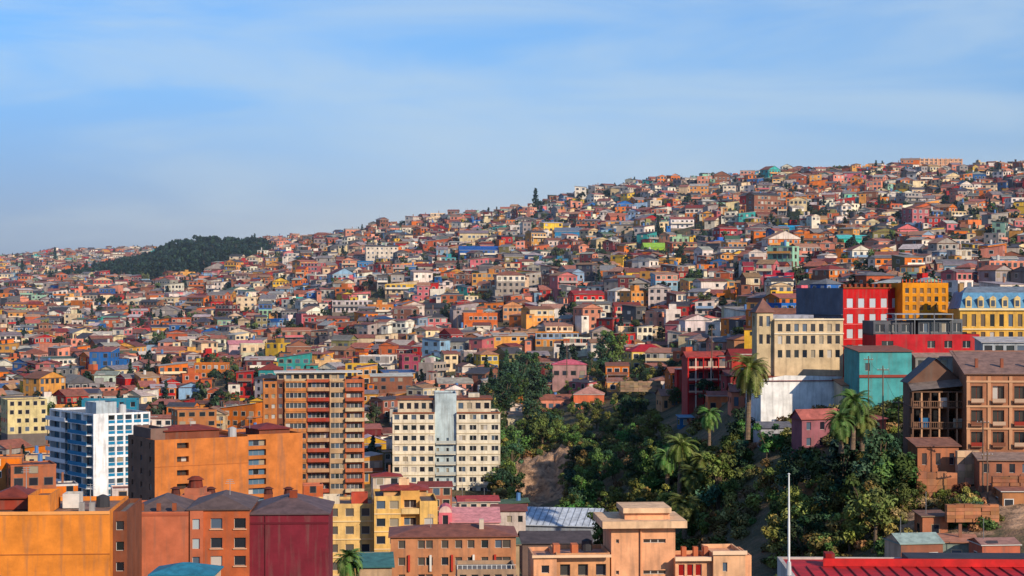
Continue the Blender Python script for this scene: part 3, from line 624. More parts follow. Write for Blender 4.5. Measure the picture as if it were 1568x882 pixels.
MID=[('yellow_chalet',962,1020,538,566,(238,206,120),(180,40,56),'hip',12),('pink_roofed_villa',846,898,558,578,(200,160,150),(200,100,110),'hip',0),
('orange_cottage',826,880,612,628,(232,134,106),(176,104,86),'gx',4),('terracotta_cottage',880,926,604,628,(216,116,80),(196,136,124),'hip',-4),
('grey_cottage',764,800,636,655,(196,188,154),(160,138,122),'gx',8),('red_roofed_house',1118,1208,545,568,(206,76,70),(168,60,54),'gx',4),
('pink_house',1150,1188,522,540,(232,160,168),(200,190,190),'gx',4),('mint_house',1210,1288,545,570,(204,212,172),(140,120,110),'flat',6),
('orange_house',1084,1116,606,630,(214,124,80),(130,84,72),'gx',2),('white_house',1046,1088,490,512,(236,228,222),(200,130,106),'gy',8),
('turquoise_house',1056,1100,520,545,(160,194,186),(130,112,112),'hip',4),('maroon_house',1110,1150,575,600,(156,70,68),(100,72,72),'gx',6),
('brown_villa',1120,1160,520,545,(186,134,98),(120,74,64),'gy',10),('blue_cottage',1040,1060,640,655,(56,116,160),(100,136,164),'shed',10),
('salmon_cottage',1120,1170,600,622,(224,140,112),(150,100,90),'gx',0),('stucco_cottage',1010,1050,606,625,(210,160,120),(150,110,96),'gx',8),('white_cottage',1000,1036,582,600,(226,216,206),(160,110,100),'hip',8),('ochre_cottage',930,965,585,600,(214,160,100),(160,120,104),'gx',0)]
CLEAR=[]
for (nm,a,e,ye,yb,wc,rc,k,dg) in MID:
    D=Dat((a+e)/2,yb,330); D=min(D,640)
    mb=MB(); w=(e-a)/F*D; h=max(2.6,(yb-ye)*D/F)
    zz=WZ(yb,D); mb_d=min(9,w); CLEAR.append((a,e,D))
    house(mb,0,0,0,w,mb_d,h,0,S(*wc),S(*rc,.8),k,random.Random(a),addon=False,drop=8)
    ob=mb.build(nm); ob.location=(WX((a+e)/2,D),D+mb_d/2,zz); ob.rotation_euler=(0,0,math.radians(dg)); zones.append((WX(a,D),D,w,9,0))
for (nm,a,e,yt,D,wc,rc,k,dg) in [('tin_roofed_shack',1372,1440,832,272,(190,170,150),(170,180,185),'gx',10),('green_shack',1440,1500,830,275,(150,170,160),(180,130,110),'shed',-8),
 ('brick_shack',1500,1560,834,268,(180,106,84),(170,126,112),'gx',6),('tin_roofed_shack',1555,1640,826,280,(200,190,180),(170,120,110),'hip',0),('ochre_shack',1535,1600,752,292,(186,130,96),(140,96,84),'shed',0),
 ('brick_shack',1410,1450,790,286,(176,120,90),(150,120,104),'shed',6),
 ('yellow_house',-20,28,700,400,(204,128,84),(150,100,80),'flat',10),('brown_apartment_house',4,72,712,395,(190,116,84),(130,84,72),'flat',22),('white_low_house',165,225,748,380,(226,216,206),(170,100,80),'flat',14),
 ('white_house',60,110,742,402,(220,215,205),(130,120,120),'flat',20),('ochre_house',262,322,628,520,(190,124,84),(140,84,64),'flat',20),('brick_annex',462,492,742,405,(180,112,86),(120,80,74),'flat',10),
 ('green_roofed_house',740,792,834,300,(170,150,120),(100,120,110),'gx',8),('cream_house',0,60,612,560,(226,210,150),(130,70,60),'flat',26),('cream_corner_house',568,612,730,415,(236,220,196),(170,70,60),'hip',8),('brick_house',640,690,746,420,(190,120,96),(150,80,70),'gx',5),('red_roofed_house',700,760,768,430,(226,200,180),(170,80,74),'gx',6)]:
    mb=MB(); w=(e-a)/F*D; d=min(w,10); h=7 if D<380 else 10
    house(mb,0,0,0,w,d,h,0,S(*wc),S(*rc,.8),k,random.Random(a+9),addon=False,drop=25,pit=.7)
    ob=mb.build(nm); ob.location=(WX((a+e)/2,D),D+d/2,WZ(yt,D)-h); ob.rotation_euler=(0,0,math.radians(dg)); zones.append((WX(a,D),D,w,10,0))
# ------------------------------------------------------------ hillside
hl=MB(); rng=random.Random(11); trees_far=[]
HL=[(702,762,384,398,(50,100,168),(44,90,160),'gx'),(1090,1120,369,384,(54,108,180),(70,124,180),'flat'),(1194,1226,350,362,(30,150,180),(30,150,190),'gx'),
(1284,1330,367,381,(80,200,184),(96,200,190),'gx'),(985,1028,380,393,(160,200,70),(160,200,80),'gx'),(874,922,452,474,(205,44,48),(156,54,52),'gx'),(708,760,482,508,(224,118,66),(156,82,62),'flat'),
(820,886,512,534,(226,150,76),(156,90,70),'flat'),(298,346,558,582,(226,128,64),(140,80,64),'flat'),(346,398,530,552,(240,206,198),(214,144,144),'gx'),(366,402,528,556,(238,225,200),(160,120,100),'flat'),(508,568,462,480,(236,224,220),(180,120,104),'flat'),
(1026,1062,338,352,(240,236,230),(150,90,74),'gx'),(1028,1054,364,384,(176,215,176),(120,90,80),'flat'),(846,868,398,416,(60,124,165),(80,80,90),'flat'),(1048,1122,432,452,(226,170,100),(130,150,90),'shed'),(1140,1190,410,424,(206,66,84),(174,64,72),'gx'),(1172,1210,424,446,(200,54,72),(150,60,60),'flat'),
(1196,1212,420,446,(170,40,68),(120,50,58),'flat'),(930,1010,333,345,(194,110,84),(184,108,86),'gx'),(366,384,428,437,(60,190,172),(70,180,172),'gx'),(548,570,404,418,(50,130,190),(60,124,180),'gx'),(1476,1520,338,352,(220,130,80),(204,124,84),'flat'),(1475,1508,358,366,(210,215,70),(120,110,60),'gx'),
(145,180,578,598,(220,225,210),(150,160,150),'gx'),(0,30,612,640,(226,215,150),(140,80,70),'flat'),(850,890,356,368,(50,140,190),(130,150,170),'gx'),(1400,1440,344,356,(226,222,214),(150,140,140),'flat'),(1350,1396,358,374,(236,196,178),(174,136,120),'gx'),(612,640,548,572,(146,64,82),(116,80,80),'flat'),(1288,1318,305,316,(100,200,200),(126,160,160),'flat'),
(1420,1485,368,388,(238,226,200),(156,120,100),'flat'),(630,660,418,440,(236,226,214),(174,146,138),'shed'),(200,260,505,520,(184,76,76),(154,84,76),'flat'),(560,600,470,492,(224,140,76),(164,100,74),'flat'),(445,480,510,520,(226,196,150),(154,90,74),'flat'),
(940,980,470,492,(206,60,60),(150,70,60),'gx'),(770,800,470,492,(220,160,110),(150,100,80),'gy'),(480,520,555,575,(236,200,150),(150,90,74),'flat'),(240,285,540,556,(228,160,140),(176,110,96),'gx'),(540,590,520,536,(230,150,90),(150,90,74),'gx'),(830,870,475,490,(232,224,214),(170,130,120),'gx')]
for (a,e,yt,yb,wc,rc,k) in HL:
    D=Dat((a+e)/2,yb,470)
    w=(e-a)/F*D; h=max(3.5,(yb-yt)*D/F); d=min(11,max(7,w*.7))
    x=WX((a+e)/2,D)
    house(hl,x,D+d/2,terr(x,D)+.3,w,d,h,math.radians(rng.uniform(-5,18)),S(*wc,.85),S(*rc,.8),k,rng,addon=False,drop=6)
    zones.append((x-w/2,D-7,w,d+6,0))
def hit(x,y,r=4):
    for (X0,Y0,w,d,th) in zones:
        c,s=math.cos(-th),math.sin(-th); dx,dy=x-X0,y-Y0
        lx,ly=dx*c-dy*s,dx*s+dy*c
        if -r<lx<w+r and -r<ly<d+r: return True
    return False
DM=[(-300,500),(0,500),(560,510),(720,540),(760,600),(950,620),(1030,560),(1110,510),(1200,468),(1400,455),(1568,455),(1900,455)]
def dmin(px): return float(np.interp(px,[a for a,b in DM],[b for a,b in DM]))
def forest(px,D):
    if not(72<px<415): return False
    lo=np.interp(px,[72,150,240,300,415],[1560,1480,1430,1430,1560]); hi=np.interp(px,[72,150,240,330,415],[1640,1760,1900,2000,1850])
    return lo<D<hi
y=455.0; cnt=0
while y<2560:
    x=-y*.30+rng.uniform(0,8)
    while x<y*.30:
        px=784+x/y*F
        step=rng.choice([rng.uniform(6,9),rng.uniform(7.5,12.5)])
        hx=x; hy=y+rng.uniform(-6,6)
        x+=step
        if px<-90 or px>1660: continue
        if hy<dmin(px): continue
        if px>620 and hy>1720: continue
        if forest(px,hy): continue
        n=noise.noise(Vector((hx/90,hy/60,9.1)))
        pr=.10+(.5 if n>.30 else 0)
        if hit(hx,hy,4.2): continue
        if rng.random()<pr:
            trees_far.append((hx,hy)); continue
        th=noise.noise(Vector((hx/130,hy/130,3)))*1.4+rng.choice([0,0,0,.35,-.35,.8])+math.radians(8)
        w=step*rng.uniform(.7,1.02); d=rng.uniform(5.5,9.5); ns=rng.choices([1,2,3],[42,47,11])[0]
        if rng.random()<.06: w*=1.7; ns+=(rng.choice([0,1]) if hy<1200 else 0)
        h=ns*rng.uniform(2.4,2.95)
        house(hl,hx,hy,terr(hx,hy)+.4,w,d,h,th,rng=rng)
        cnt+=1
        if rng.random()<.38: trees_far.append((hx+rng.uniform(-5,5),hy-d*.5-2))
    y+=rng.uniform(11.5,14)
hl.build('hillside_houses')
print('houses',cnt,'faces',len(hl.f))
ci=0
for D0 in (352,374,398,422,446,470):
    px=-60+R.uniform(0,30)
    while px<770:
        wpx=R.uniform(38,66); D=D0+R.uniform(-5,5); x=WX(px+wpx/2,D); w=wpx/F*D*.92
        if not hit(x,D+5,6) and not(D0<390 and px>740):
            mb=MB(); h=R.choice([5.2,7.6,7.6]); z=terr(x,D)
            h=min(h,WZ(772 if D0>400 else 800,D)-z)
            if h>3:
                house(mb,0,0,0,w,9,h,0,None,None,None,random.Random(ci+500),addon=False,drop=5,pit=.6)
                ob=mb.build('townhouse'); ob.location=(x,D+4.5,z); ob.rotation_euler=(0,0,math.radians(R.uniform(0,22)))
                ci+=1
        px+=wpx
b=Bd(1408,1474,1440,4,d=12); zg=terr(b.X0+12,1440)
b.block(0,b.w,0,12,zg-5,b.Z(243),S(222,170,136),F=sp(ev(0,b.w,9,1.9),fl(zg,b.Z(243),5),rec=.4))
for k in range(10): b.box(b.w*k/10,b.w*k/10+.6,-.3,-.02,zg-2,b.Z(241.5),S(234,196,164),0)
b.done('ridge_apartment_block')
# ------------------------------------------------------------ ground
def ground():
    pxs=list(np.arange(-700,700,14.0))+list(np.arange(700,960,5.0))+list(np.arange(960,2300,14.0)); Ds=[]; D=60.0
    while D<2600:
        Ds.append(D); D*=(1.004 if 470<D<560 else 1.012)
    Ds+=[2600,2800,3000,3500,4500,6000,9000,12000,20000,29999]
    v=[];mask=[]
    for D in Ds:
        for p in pxs:
            x=WX(p,D)
            z=terr(x,D); m=0
            if 778<p<884 and 480<D<546:
                e=noise.noise(Vector((p/18,D/10,4)))*.5
                m=max(0,min(1,min(p-778,884-p)/14+e))*max(0,min(1,min(D-480,546-D)/8+e))
                rg=abs(noise.noise(Vector((x/2.6,D/11,2))))
                z+=(noise.noise(Vector((x/5,D/9,2)))*2.4-rg*3.0+noise.noise(Vector((x/1.3,D/3,7)))*.9)*m
            if p>1375 and 280<D<345: m=max(m,.62)
            if 1205<p<1310 and 332<D<356: m=max(m,.85)
            v.append((x,D,z)); mask.append(m)
    nc=len(pxs); f=[]
    for i in range(len(Ds)-1):
        for j in range(nc-1):
            a=i*nc+j; f.append((a,a+1,a+nc+1,a+nc))
    n0=len(v)
    v+= [(-3000,-3000,-60),(3000,-3000,-60),(WX(pxs[-1],60),60,v[nc-1][2]),(WX(-700,60),60,v[0][2])]; mask+=[0]*4
    me=bpy.data.meshes.new('ground'); me.from_pydata(v,[],f+[(n0,n0+1,n0+2,n0+3)])
    at=me.attributes.new('bare','FLOAT','POINT'); at.data.foreach_set('value',np.array(mask,dtype=np.float32))
    for p in me.polygons: p.use_smooth=True
    m,nt,b=newmat('earth_and_scrub'); L=nt.links
    tc=N(nt,'ShaderNodeTexCoord')
    n1=N(nt,'ShaderNodeTexNoise'); n1.inputs['Scale'].default_value=.12; n1.inputs['Detail'].default_value=10; n1.inputs['Roughness'].default_value=.75
    L.new(tc.outputs['Object'],n1.inputs['Vector'])
    cr=N(nt,'ShaderNodeValToRGB'); e=cr.color_ramp.elements
    e[0].position=.36;e[0].color=(.04,.05,.02,1);e[1].position=.68;e[1].color=(.24,.14,.08,1)
    k=cr.color_ramp.elements.new(.52);k.color=(.11,.09,.04,1)
    L.new(n1.outputs['Fac'],cr.inputs[0])
    n2=N(nt,'ShaderNodeTexNoise'); n2.inputs['Scale'].default_value=.45; n2.inputs['Detail'].default_value=9; n2.inputs['Roughness'].default_value=.65
    L.new(tc.outputs['Object'],n2.inputs['Vector'])
    c2=N(nt,'ShaderNodeValToRGB'); e=c2.color_ramp.elements
    e[0].position=.34;e[0].color=(.15,.085,.05,1);e[1].position=.62;e[1].color=(.54,.33,.2,1)
    L.new(n2.outputs['Fac'],c2.inputs[0])
    a=N(nt,'ShaderNodeAttribute',attribute_name='bare')
    mr=N(nt,'ShaderNodeMapRange')
    ad=N(nt,'ShaderNodeMath',operation='ADD'); L.new(a.outputs['Fac'],ad.inputs[0]); L.new(n2.outputs['Fac'],ad.inputs[1])
    mr.inputs[1].default_value=.85; mr.inputs[2].default_value=1.15; L.new(ad.outputs[0],mr.inputs[0])
    mx=N(nt,'ShaderNodeMix',data_type='RGBA'); L.new(mr.outputs[0],mx.inputs[0]); L.new(cr.outputs[0],mx.inputs[6]); L.new(c2.outputs[0],mx.inputs[7])
    L.new(mx.outputs[2],b.inputs['Base Color']); b.inputs['Roughness'].default_value=.95
    bp=N(nt,'ShaderNodeBump'); bp.inputs['Distance'].default_value=2.0; bp.inputs['Strength'].default_value=.9; L.new(n2.outputs['Fac'],bp.inputs['Height']); L.new(bp.outputs[0],b.inputs['Normal'])
    me.materials.append(m); o=bpy.data.objects.new('ground',me); scene.collection.objects.link(o)
ground()
# ------------------------------------------------------------ vegetation prototypes
def leafcloud(mb,cx,cy,cz,rx,ry,rz,n,size,col,rng):
    for _ in range(n):
        while True:
            a,b_,c=rng.uniform(-1,1),rng.uniform(-1,1),rng.uniform(-1,1); q=a*a+b_*b_+c*c
            if .15<q<1: break
        r=q**.5; k=(.65+.35*r)/r*r**.4
        p=Vector((cx+a*rx*k,cy+b_*ry*k,cz+c*rz*k))
        nrm=Vector((a+rng.gauss(0,.5),b_+rng.gauss(0,.5),c+.4+rng.gauss(0,.5))).normalized()
        u=nrm.orthogonal().normalized(); ang=rng.uniform(0,6.28); v=nrm.cross(u)
        u2=u*math.cos(ang)+v*math.sin(ang); v2=nrm.cross(u2)
        s=size*rng.uniform(.6,1.3)
        sh=1+rng.uniform(-.3,.3)
        cl=tuple(max(.005,x*sh) for x in col)
        mb.P([tuple(p-u2*s),tuple(p-v2*s*.55),tuple(p+u2*s),tuple(p+v2*s*.55)],cl,1)
BK=(.14,.10,.07)
def broad(seed,h,r,nclump,nleaf,size,col):
    rng=random.Random(seed); mb=MB()
    th=h*.4; mb.cone(0,0,-1.5,th,.045*h,.028*h,BK,0,7,dx=rng.uniform(-.3,.3))
    for i in range(nclump):
        a=rng.uniform(0,6.28); rr=r*rng.uniform(.1,.95); z=h*rng.uniform(.3,.95)
        rr*=1-.45*abs(z/h-.6)
        c=(math.cos(a)*rr,math.sin(a)*rr,z)
        mb.limb((0,0,th*.8),c,.014*h,.004*h,BK,0,4)
        cr=r*rng.uniform(.2,.46); cc=jit(col,.4,rng)
        leafcloud(mb,*c,cr,cr,cr*.8,nleaf,size,cc,rng)
    return mb.mesh('tree',TM)
def conifer(seed,h,r,n,size,col):
    rng=random.Random(seed); mb=MB(); mb.cone(0,0,-1.5,h*.95,.02*h,.004*h,BK,0,6)
    lv=int(h/1.1)
    for i in range(lv):
        t=(i+.8)/lv; z=h*(.08+.92*t); rr=r*(1-t)**.75+.15
        for k in range(3):
            a=rng.uniform(0,6.28); q=rr*rng.uniform(.25,.75)
            leafcloud(mb,math.cos(a)*q,math.sin(a)*q,z+rng.uniform(-.4,.4),rr*.6,rr*.6,h/lv*.9,max(4,n//lv//3),size,jit(col,.3,rng),rng)
    return mb.mesh('conifer',TM)
def shrub(seed,r,n,size,col):
    rng=random.Random(seed); mb=MB()
    for i in range(6):
        a=rng.uniform(0,6.28);q=r*rng.uniform(0,.6)
        mb.limb((0,0,-.3),(math.cos(a)*q,math.sin(a)*q,r*.5),.06,.02,BK,0,4)
        leafcloud(mb,math.cos(a)*q,math.sin(a)*q,r*rng.uniform(.3,.65),r*.5,r*.5,r*.42,n//6,size,jit(col,.35,rng),rng)
    return mb.mesh('shrub',TM)
def palm(seed,ht,L=3.9,nf=70):
    rng=random.Random(seed); mb=MB(); z=-2.0; k=0; lean=rng.uniform(-.05,.05)
    while z<ht:
        r=.46-.1*(z/ht)+(.03 if k%2 else 0); mb.cone(lean*z,0,z,z+.35,r+.03,r-.02,jit((.16,.115,.08),.2,rng),0,9,dx=lean*.35); z+=.35;k+=1
    mb.cone(lean*ht,0,ht-.8,ht+.5,.45,.85,(.2,.12,.06),0,9)
    for i in range(nf):
        az=rng.uniform(0,6.28); el=math.radians(-50+135*((i+.5)/nf)**.8); l=L*rng.uniform(.85,1.12)
        p=Vector((lean*ht,0,ht+.5)); h=Vector((math.cos(az),math.sin(az),0)); side=Vector((-h.y,h.x,0)); e=el
        dead=el<math.radians(-32)
        col=(.2,.14,.06) if dead and rng.random()<.6 else jit((.085,.12,.035),.4,rng)
        ns=9; st=l/ns
        for k in range(ns):
            d=h*math.cos(e)+Vector((0,0,math.sin(e)))
            q=p+d*st
            mb.P([tuple(p-side*.05),tuple(p+side*.05),tuple(q+side*.035),tuple(q-side*.035)],(.17,.17,.08),1)
            if k>0:
                ll=.8*math.sin(math.pi*(k+.6)/(ns+.8))+.15
                for sg in (-1,1):
                    for m in (.15,.65):
                        b0=p+d*st*m; t=b0+side*sg*ll+d*ll*.55-Vector((0,0,1))*ll*.25
                        mb.P([tuple(b0),tuple(b0+d*.24),tuple(t)],jit(col,.2,rng),1)
            p=q; e-=math.radians(10+5*math.cos(el))
            if e<-1.45:e=-1.45
    return mb.mesh('palm',TM)
G1=(.075,.115,.035);G2=(.15,.155,.045);G3=(.035,.07,.035);G4=(.2,.17,.06)
near_tr=[broad(i,8,3.6,16,80,.34,[G1,G2,G3,G4,G1][i%5]) for i in range(5)]
tall_tr=[broad(20+i,13,4.2,22,85,.38,[G3,G1][i%2]) for i in range(2)]
con_tr=[conifer(30+i,14,2.6,1000,.42,G3) for i in range(2)]
shr=[shrub(40+i,1.9,330,.26,[G2,G4,G1,(.22,.13,.06),(.24,.2,.09)][i]) for i in range(5)]
far_tr=[broad(50+i,6.5,3.2,7,26,.75,[(.03,.05,.025),(.05,.066,.026),(.026,.045,.028)][i%3]) for i in range(4)]
dkf=[broad(70+i,11,4.6,10,34,1.0,(.016,.032,.022)) for i in range(3)]
far_con=[conifer(60+i,12,2.4,190,.9,(.018,.034,.026)) for i in range(3)]
PAL=[palm(1,9.5,4.9,84),palm(2,6.0,4.5,76),palm(3,3.5,4.0,72)]
def inst(me,name,x,y,z,s,parent=None,rz=None,sz=1):
    o=bpy.data.objects.new(name,me); scene.collection.objects.link(o)
    o.location=(x,y,z); o.rotation_euler=(0,0,R.uniform(0,6.28) if rz is None else rz); o.scale=(s,s,s*sz)
    if parent: o.parent=parent
    return o
def empty(n):
    e=bpy.data.objects.new(n,None); scene.collection.objects.link(e); return e
E=empty('hillside_trees')
for (x,y) in trees_far:
    if hit(x,y,2): continue
    for k in range(R.choice([1,1,2])):
        xx,yy=x+R.uniform(-4,4)*k,y+R.uniform(-3,3)*k
        if R.random()<.1: inst(R.choice(far_con),'tree',xx,yy,terr(xx,yy)-.3,R.uniform(.5,.85),E)
        else: inst(R.choice(far_tr),'tree',xx,yy,terr(xx,yy)-.3,R.uniform(.45,1.1),E,sz=R.uniform(.8,1.25))
E=empty('distant_forest')
for _ in range(1900):
    px=R.uniform(74,414); D=R.uniform(1410,2010)
    if not forest(px,D): continue
    s=R.uniform(.75,1.25)*float(np.interp(px,[70,200,300,414],[.65,.9,1.2,.8]))
    x=WX(px,D); inst(R.choice(dkf+dkf+far_con),'tree',x,D,terr(x,D)-.5,s,E)
for (px,y0,D,sc) in [(820,287,1400,'c'),(748,317,1420,'c'),(712,325,1450,'b'),(1388,238,1480,'b'),(1398,242,1470,'b'),(390,357,1960,'c'),(34,398,1700,'c'),(84,378,2000,'c'),(1110,264,1500,'b'),(938,284,1500,'b'),(1240,251,1480,'b'),(606,341,1500,'b'),(1552,240,1500,'b'),(870,293,1500,'b'),(792,316,1430,'b'),(826,300,1405,'b')]:
    x=WX(px,D); z=terr(x,D)-.5; h=max(5,min(22,WZ(y0,D)-z))
    if sc=='c': inst(far_con[0],'cypress_tree',x,D,z,h/13,sz=1)
    else: inst(far_tr[0],'eucalyptus_tree',x,D,z,h/7.4)
def scatter(n,a0,a1,d0,d1,pool,name,s0,s1,par=None,chk=1,avoid=None):
    for _ in range(n):
        px=R.uniform(a0,a1); D=R.uniform(d0,d1); x=WX(px,D)
        if avoid and avoid(px,D): continue
        if hit(x,D,chk): continue
        if s1*8>6 and any(a-8<px<e+8 and D0-42<D<D0 for a,e,D0 in CLEAR): continue
        inst(R.choice(pool),name,x,D,terr(x,D)-.3,R.uniform(s0,s1),par,sz=R.uniform(.8,1.2))
scar=lambda p,D: 782<p<878 and (486<D<536 or (452<D<=486 and p<862))
ES=empty('ravine_shrubs')
scatter(1900,755,1400,335,640,shr,'shrub',.6,1.7,ES,1,lambda p,D: scar(p,D) or D<330+max(0,(1180-p))*.12 or D>dmin(p)+14)
scatter(520,1170,1568,282,348,shr,'shrub',.4,1.2,ES,1,lambda p,D: p<1390 and D>338)
scatter(90,775,885,534,560,shr,'shrub',.6,1.2,ES,1)
ET=empty('ravine_trees')
low=lambda p,D: scar(p,D) or D<345+max(0,(1150-p))*.13 or D>610-(p-740)*.24
scatter(190,850,1200,345,570,near_tr+near_tr+tall_tr,'tree',.45,1.0,ET,2,low)
scatter(110,735,850,545,625,near_tr+tall_tr,'tree',.6,1.15,ET,2,scar)
scatter(90,850,1060,530,640,near_tr,'tree',.35,.75,ET,2)
scatter(34,1170,1400,293,335,near_tr+near_tr+tall_tr[:1],'tree',.6,1.1,ET,2)
scatter(26,765,786,470,560,near_tr,'tree',.6,1.1,ET,2)
scatter(18,864,905,460,540,near_tr,'tree',.5,.9,ET,2)
scatter(14,1395,1568,285,312,near_tr,'tree',.3,.6,ET,2)
for (px,yb,h,pool) in [(752,640,15,con_tr),(768,635,17,con_tr),(785,628,16,con_tr),(776,600,14,con_tr),(745,600,12,con_tr),(925,575,14,tall_tr),(940,570,15,tall_tr),(905,585,10,tall_tr),(800,600,14,tall_tr),(815,590,12,tall_tr)]:
    D=Dat(px,yb,480); x=WX(px,D); bh=14 if pool is con_tr else 13
    inst(R.choice(pool),'cypress_tree' if pool is con_tr else 'eucalyptus_tree',x,D,terr(x,D)-.5,h/bh)
for (px,yc,D,i,s) in [(1145,572,350,0,1.05),(1306,622,318,1,.9),(1288,650,312,2,.85),(1320,648,322,2,.85),(1086,640,400,1,.72),(1040,690,392,0,.95),(1064,735,380,2,1.0),(1048,780,365,2,1.0),(1022,705,405,2,.9),(532,862,262,2,.7),(1462,425,640,1,.9),(1078,712,388,2,.9)]:
    x=WX(px,D); ht=[9.5,6.0,3.5][i]*s; inst(PAL[i],'palm_tree',x,D,WZ(yc,D)-ht,s)
for (px,yt,D,pool,h) in [(1100,745,372,near_tr,10),(1130,770,360,near_tr,9),(1325,722,298,near_tr,10),(1375,755,300,near_tr,7),(1340,750,290,near_tr,8),(1200,705,345,near_tr,7),(1230,790,300,near_tr,8),(1270,795,295,near_tr,8),(1190,790,310,near_tr,8)]:
    x=WX(px,D); inst(R.choice(pool),'pepper_tree',x,D,WZ(yt,D)-h,h/8)
def stonewall(name,a,e,D,yt,yb,col,deg=0):
    b=Bd(a,e,D,deg,d=1.2); n=max(3,int(b.w/1.3)); rr=random.Random(a)
    for i in range(n):
        for k in range(5):
            z0=b.Z(yb)+(b.Z(yt)-b.Z(yb))*k/5; z1=b.Z(yb)+(b.Z(yt)-b.Z(yb))*(k+1)/5
            off=rr.uniform(-.12,.12); b.box(b.w*i/n+.01,b.w*(i+1)/n-.01,off,1.2,z0+.01,z1 - (.3*rr.random() if k==4 else .01),jit(col,.25,rr),0)
    b.done(name)
stonewall('stone_retaining_wall',1224,1290,331,740,772,S(186,136,104),8)
stonewall('stone_retaining_wall',1466,1500,305,690,742,S(216,180,150),4)
stonewall('stone_retaining_wall',1404,1466,303,722,775,S(186,128,96),-4)
stonewall('stone_retaining_wall',1520,1600,296,728,755,S(170,116,88),-4)
stonewall('stone_retaining_wall',1450,1530,284,772,800,S(180,124,92),3)
stonewall('stone_retaining_wall',950,1012,560,583,600,S(160,136,112),4)
def pole(px,yt,D,h=9,name='utility_pole'):
    mb=MB(); mb.cone(0,0,-3,h,.16,.1,(.16,.11,.08),0,7); mb.box(-1,1,-.07,.07,h-.8,h-.65,(.16,.11,.08),0)
    for q in (-.85,-.3,.3,.85): mb.cone(q,0,h-.65,h-.45,.05,.05,(.5,.5,.5),3,5)
    o=mb.build(name); x=WX(px,D); o.location=(x,D,WZ(yt,D)-h); o.rotation_euler=(0,0,R.uniform(-.5,.5)); return (x,D,WZ(yt,D)-.5)
pts=[pole(*p) for p in [(1512,690,296,10),(1487,770,285,9),(1352,560,330,14),(1376,610,326,11),(1505,640,300,9),(1090,500,460),(1330,545,378),(868,520,600),(700,470,760),(480,520,820),(250,560,700),(1250,400,760),(1420,395,720),(980,455,760)]]
mb=MB()
def wire(a,b,sag):
    n=8;pp=None
    for i in range(n+1):
        t=i/n; p=(a[0]+(b[0]-a[0])*t,a[1]+(b[1]-a[1])*t,a[2]+(b[2]-a[2])*t-sag*4*t*(1-t))
        if pp: mb.limb(pp,p,.025,.025,(.02,.02,.02),3,3)
        pp=p
for i,j in [(0,1),(0,4),(2,3),(2,6),(3,4)]: wire(pts[i],pts[j],1.0)
mb.build('overhead_wires')
# ------------------------------------------------------------ haze, light, sky, camera
mb=MB(); mb.box(-4000,4000,420,9000,-120,300,(1,1,1),0)
m=bpy.data.materials.new('thin_sea_haze'); m.use_nodes=True; nt=m.node_tree; nt.nodes.clear()
vo=N(nt,'ShaderNodeVolumeScatter'); vo.inputs['Density'].default_value=9e-5; vo.inputs['Color'].default_value=(.58,.78,1,1); ou=N(nt,'ShaderNodeOutputMaterial'); nt.links.new(vo.outputs[0],ou.inputs['Volume'])
mb.build('atmosphere_haze',[m])
el=math.radians(26); az=math.radians(38)
sv=Vector((math.sin(az)*math.cos(el),-math.cos(az)*math.cos(el),math.sin(el)))
ld=bpy.data.lights.new('sun','SUN'); ld.energy=5.0; ld.angle=math.radians(.5); ld.color=(1,.84,.64)
lo=bpy.data.objects.new('sun',ld); lo.rotation_euler=sv.to_track_quat('Z','Y').to_euler(); scene.collection.objects.link(lo)
w=bpy.data.worlds.new('World'); scene.world=w; w.use_nodes=True; nt=w.node_tree; L=nt.links
bg=nt.nodes['Background']; sky=N(nt,'ShaderNodeTexSky',sky_type='NISHITA'); sky.sun_disc=False; sky.sun_elevation=el; sky.sun_rotation=math.pi-az
sky.air_density=1.0; sky.dust_density=.6; sky.ozone_density=2.5
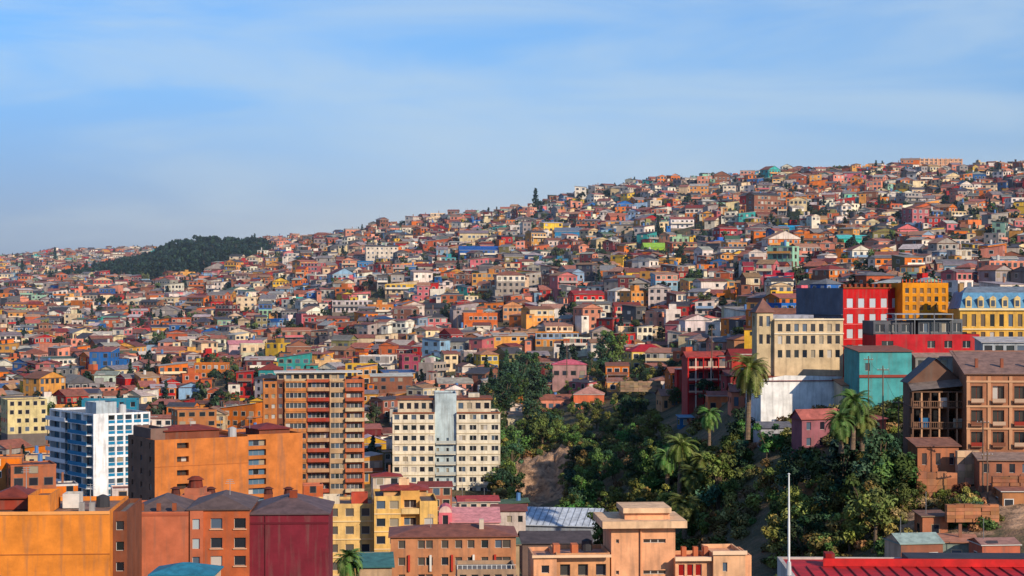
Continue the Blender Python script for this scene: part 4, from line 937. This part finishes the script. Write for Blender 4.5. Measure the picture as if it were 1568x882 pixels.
tc=N(nt,'ShaderNodeTexCoord'); sx=N(nt,'ShaderNodeSeparateXYZ'); L.new(tc.outputs['Generated'],sx.inputs[0])
def mrange(src,a,b,c=0,d=1,smooth=False):
    r=N(nt,'ShaderNodeMapRange'); 
    if smooth: r.interpolation_type='SMOOTHSTEP'
    r.inputs[1].default_value=a;r.inputs[2].default_value=b;r.inputs[3].default_value=c;r.inputs[4].default_value=d; L.new(src,r.inputs[0]); return r.outputs[0]
def mixc(f,a,b,bt='MIX'):
    r=N(nt,'ShaderNodeMix',data_type='RGBA',blend_type=bt)
    for i,v in ((0,f),(6,a),(7,b)):
        if isinstance(v,(int,float,tuple)): r.inputs[i].default_value=v
        else: L.new(v,r.inputs[i])
    return r.outputs[2]
hz=mixc(mrange(sx.outputs['X'],-.30,.05,0,1,True),(.30,.44,.92,1),(.66,.74,1.12,1))
tint=mixc(mrange(sx.outputs['Z'],.02,.15,0,1,True),hz,(.42,.76,1.22,1))
skc=mixc(1.0,sky.outputs[0],tint,'MULTIPLY')
mp=N(nt,'ShaderNodeMapping'); mp.inputs['Scale'].default_value=(2.4,2.4,13); mp.inputs['Rotation'].default_value=(0,math.radians(12),0); L.new(tc.outputs['Generated'],mp.inputs['Vector'])
n1=N(nt,'ShaderNodeTexNoise'); n1.inputs['Scale'].default_value=1.9; n1.inputs['Detail'].default_value=8; n1.inputs['Roughness'].default_value=.52; n1.inputs['Distortion'].default_value=.5
L.new(mp.outputs[0],n1.inputs['Vector'])
cl=mrange(n1.outputs['Fac'],.40,.72,0,.55,True)
out=mixc(cl,skc,(4.5,5.8,7.0,1))
L.new(out,bg.inputs['Color']); bg.inputs['Strength'].default_value=.12
cam=bpy.data.cameras.new('camera'); cam.sensor_width=36; cam.lens=18/math.tan(math.radians(15)); cam.clip_start=1; cam.clip_end=60000
co=bpy.data.objects.new('camera',cam); co.location=(0,0,0); co.rotation_euler=(math.pi/2,0,0); scene.collection.objects.link(co); scene.camera=co
scene.view_settings.view_transform='Standard'; scene.view_settings.look='None'; scene.view_settings.exposure=0
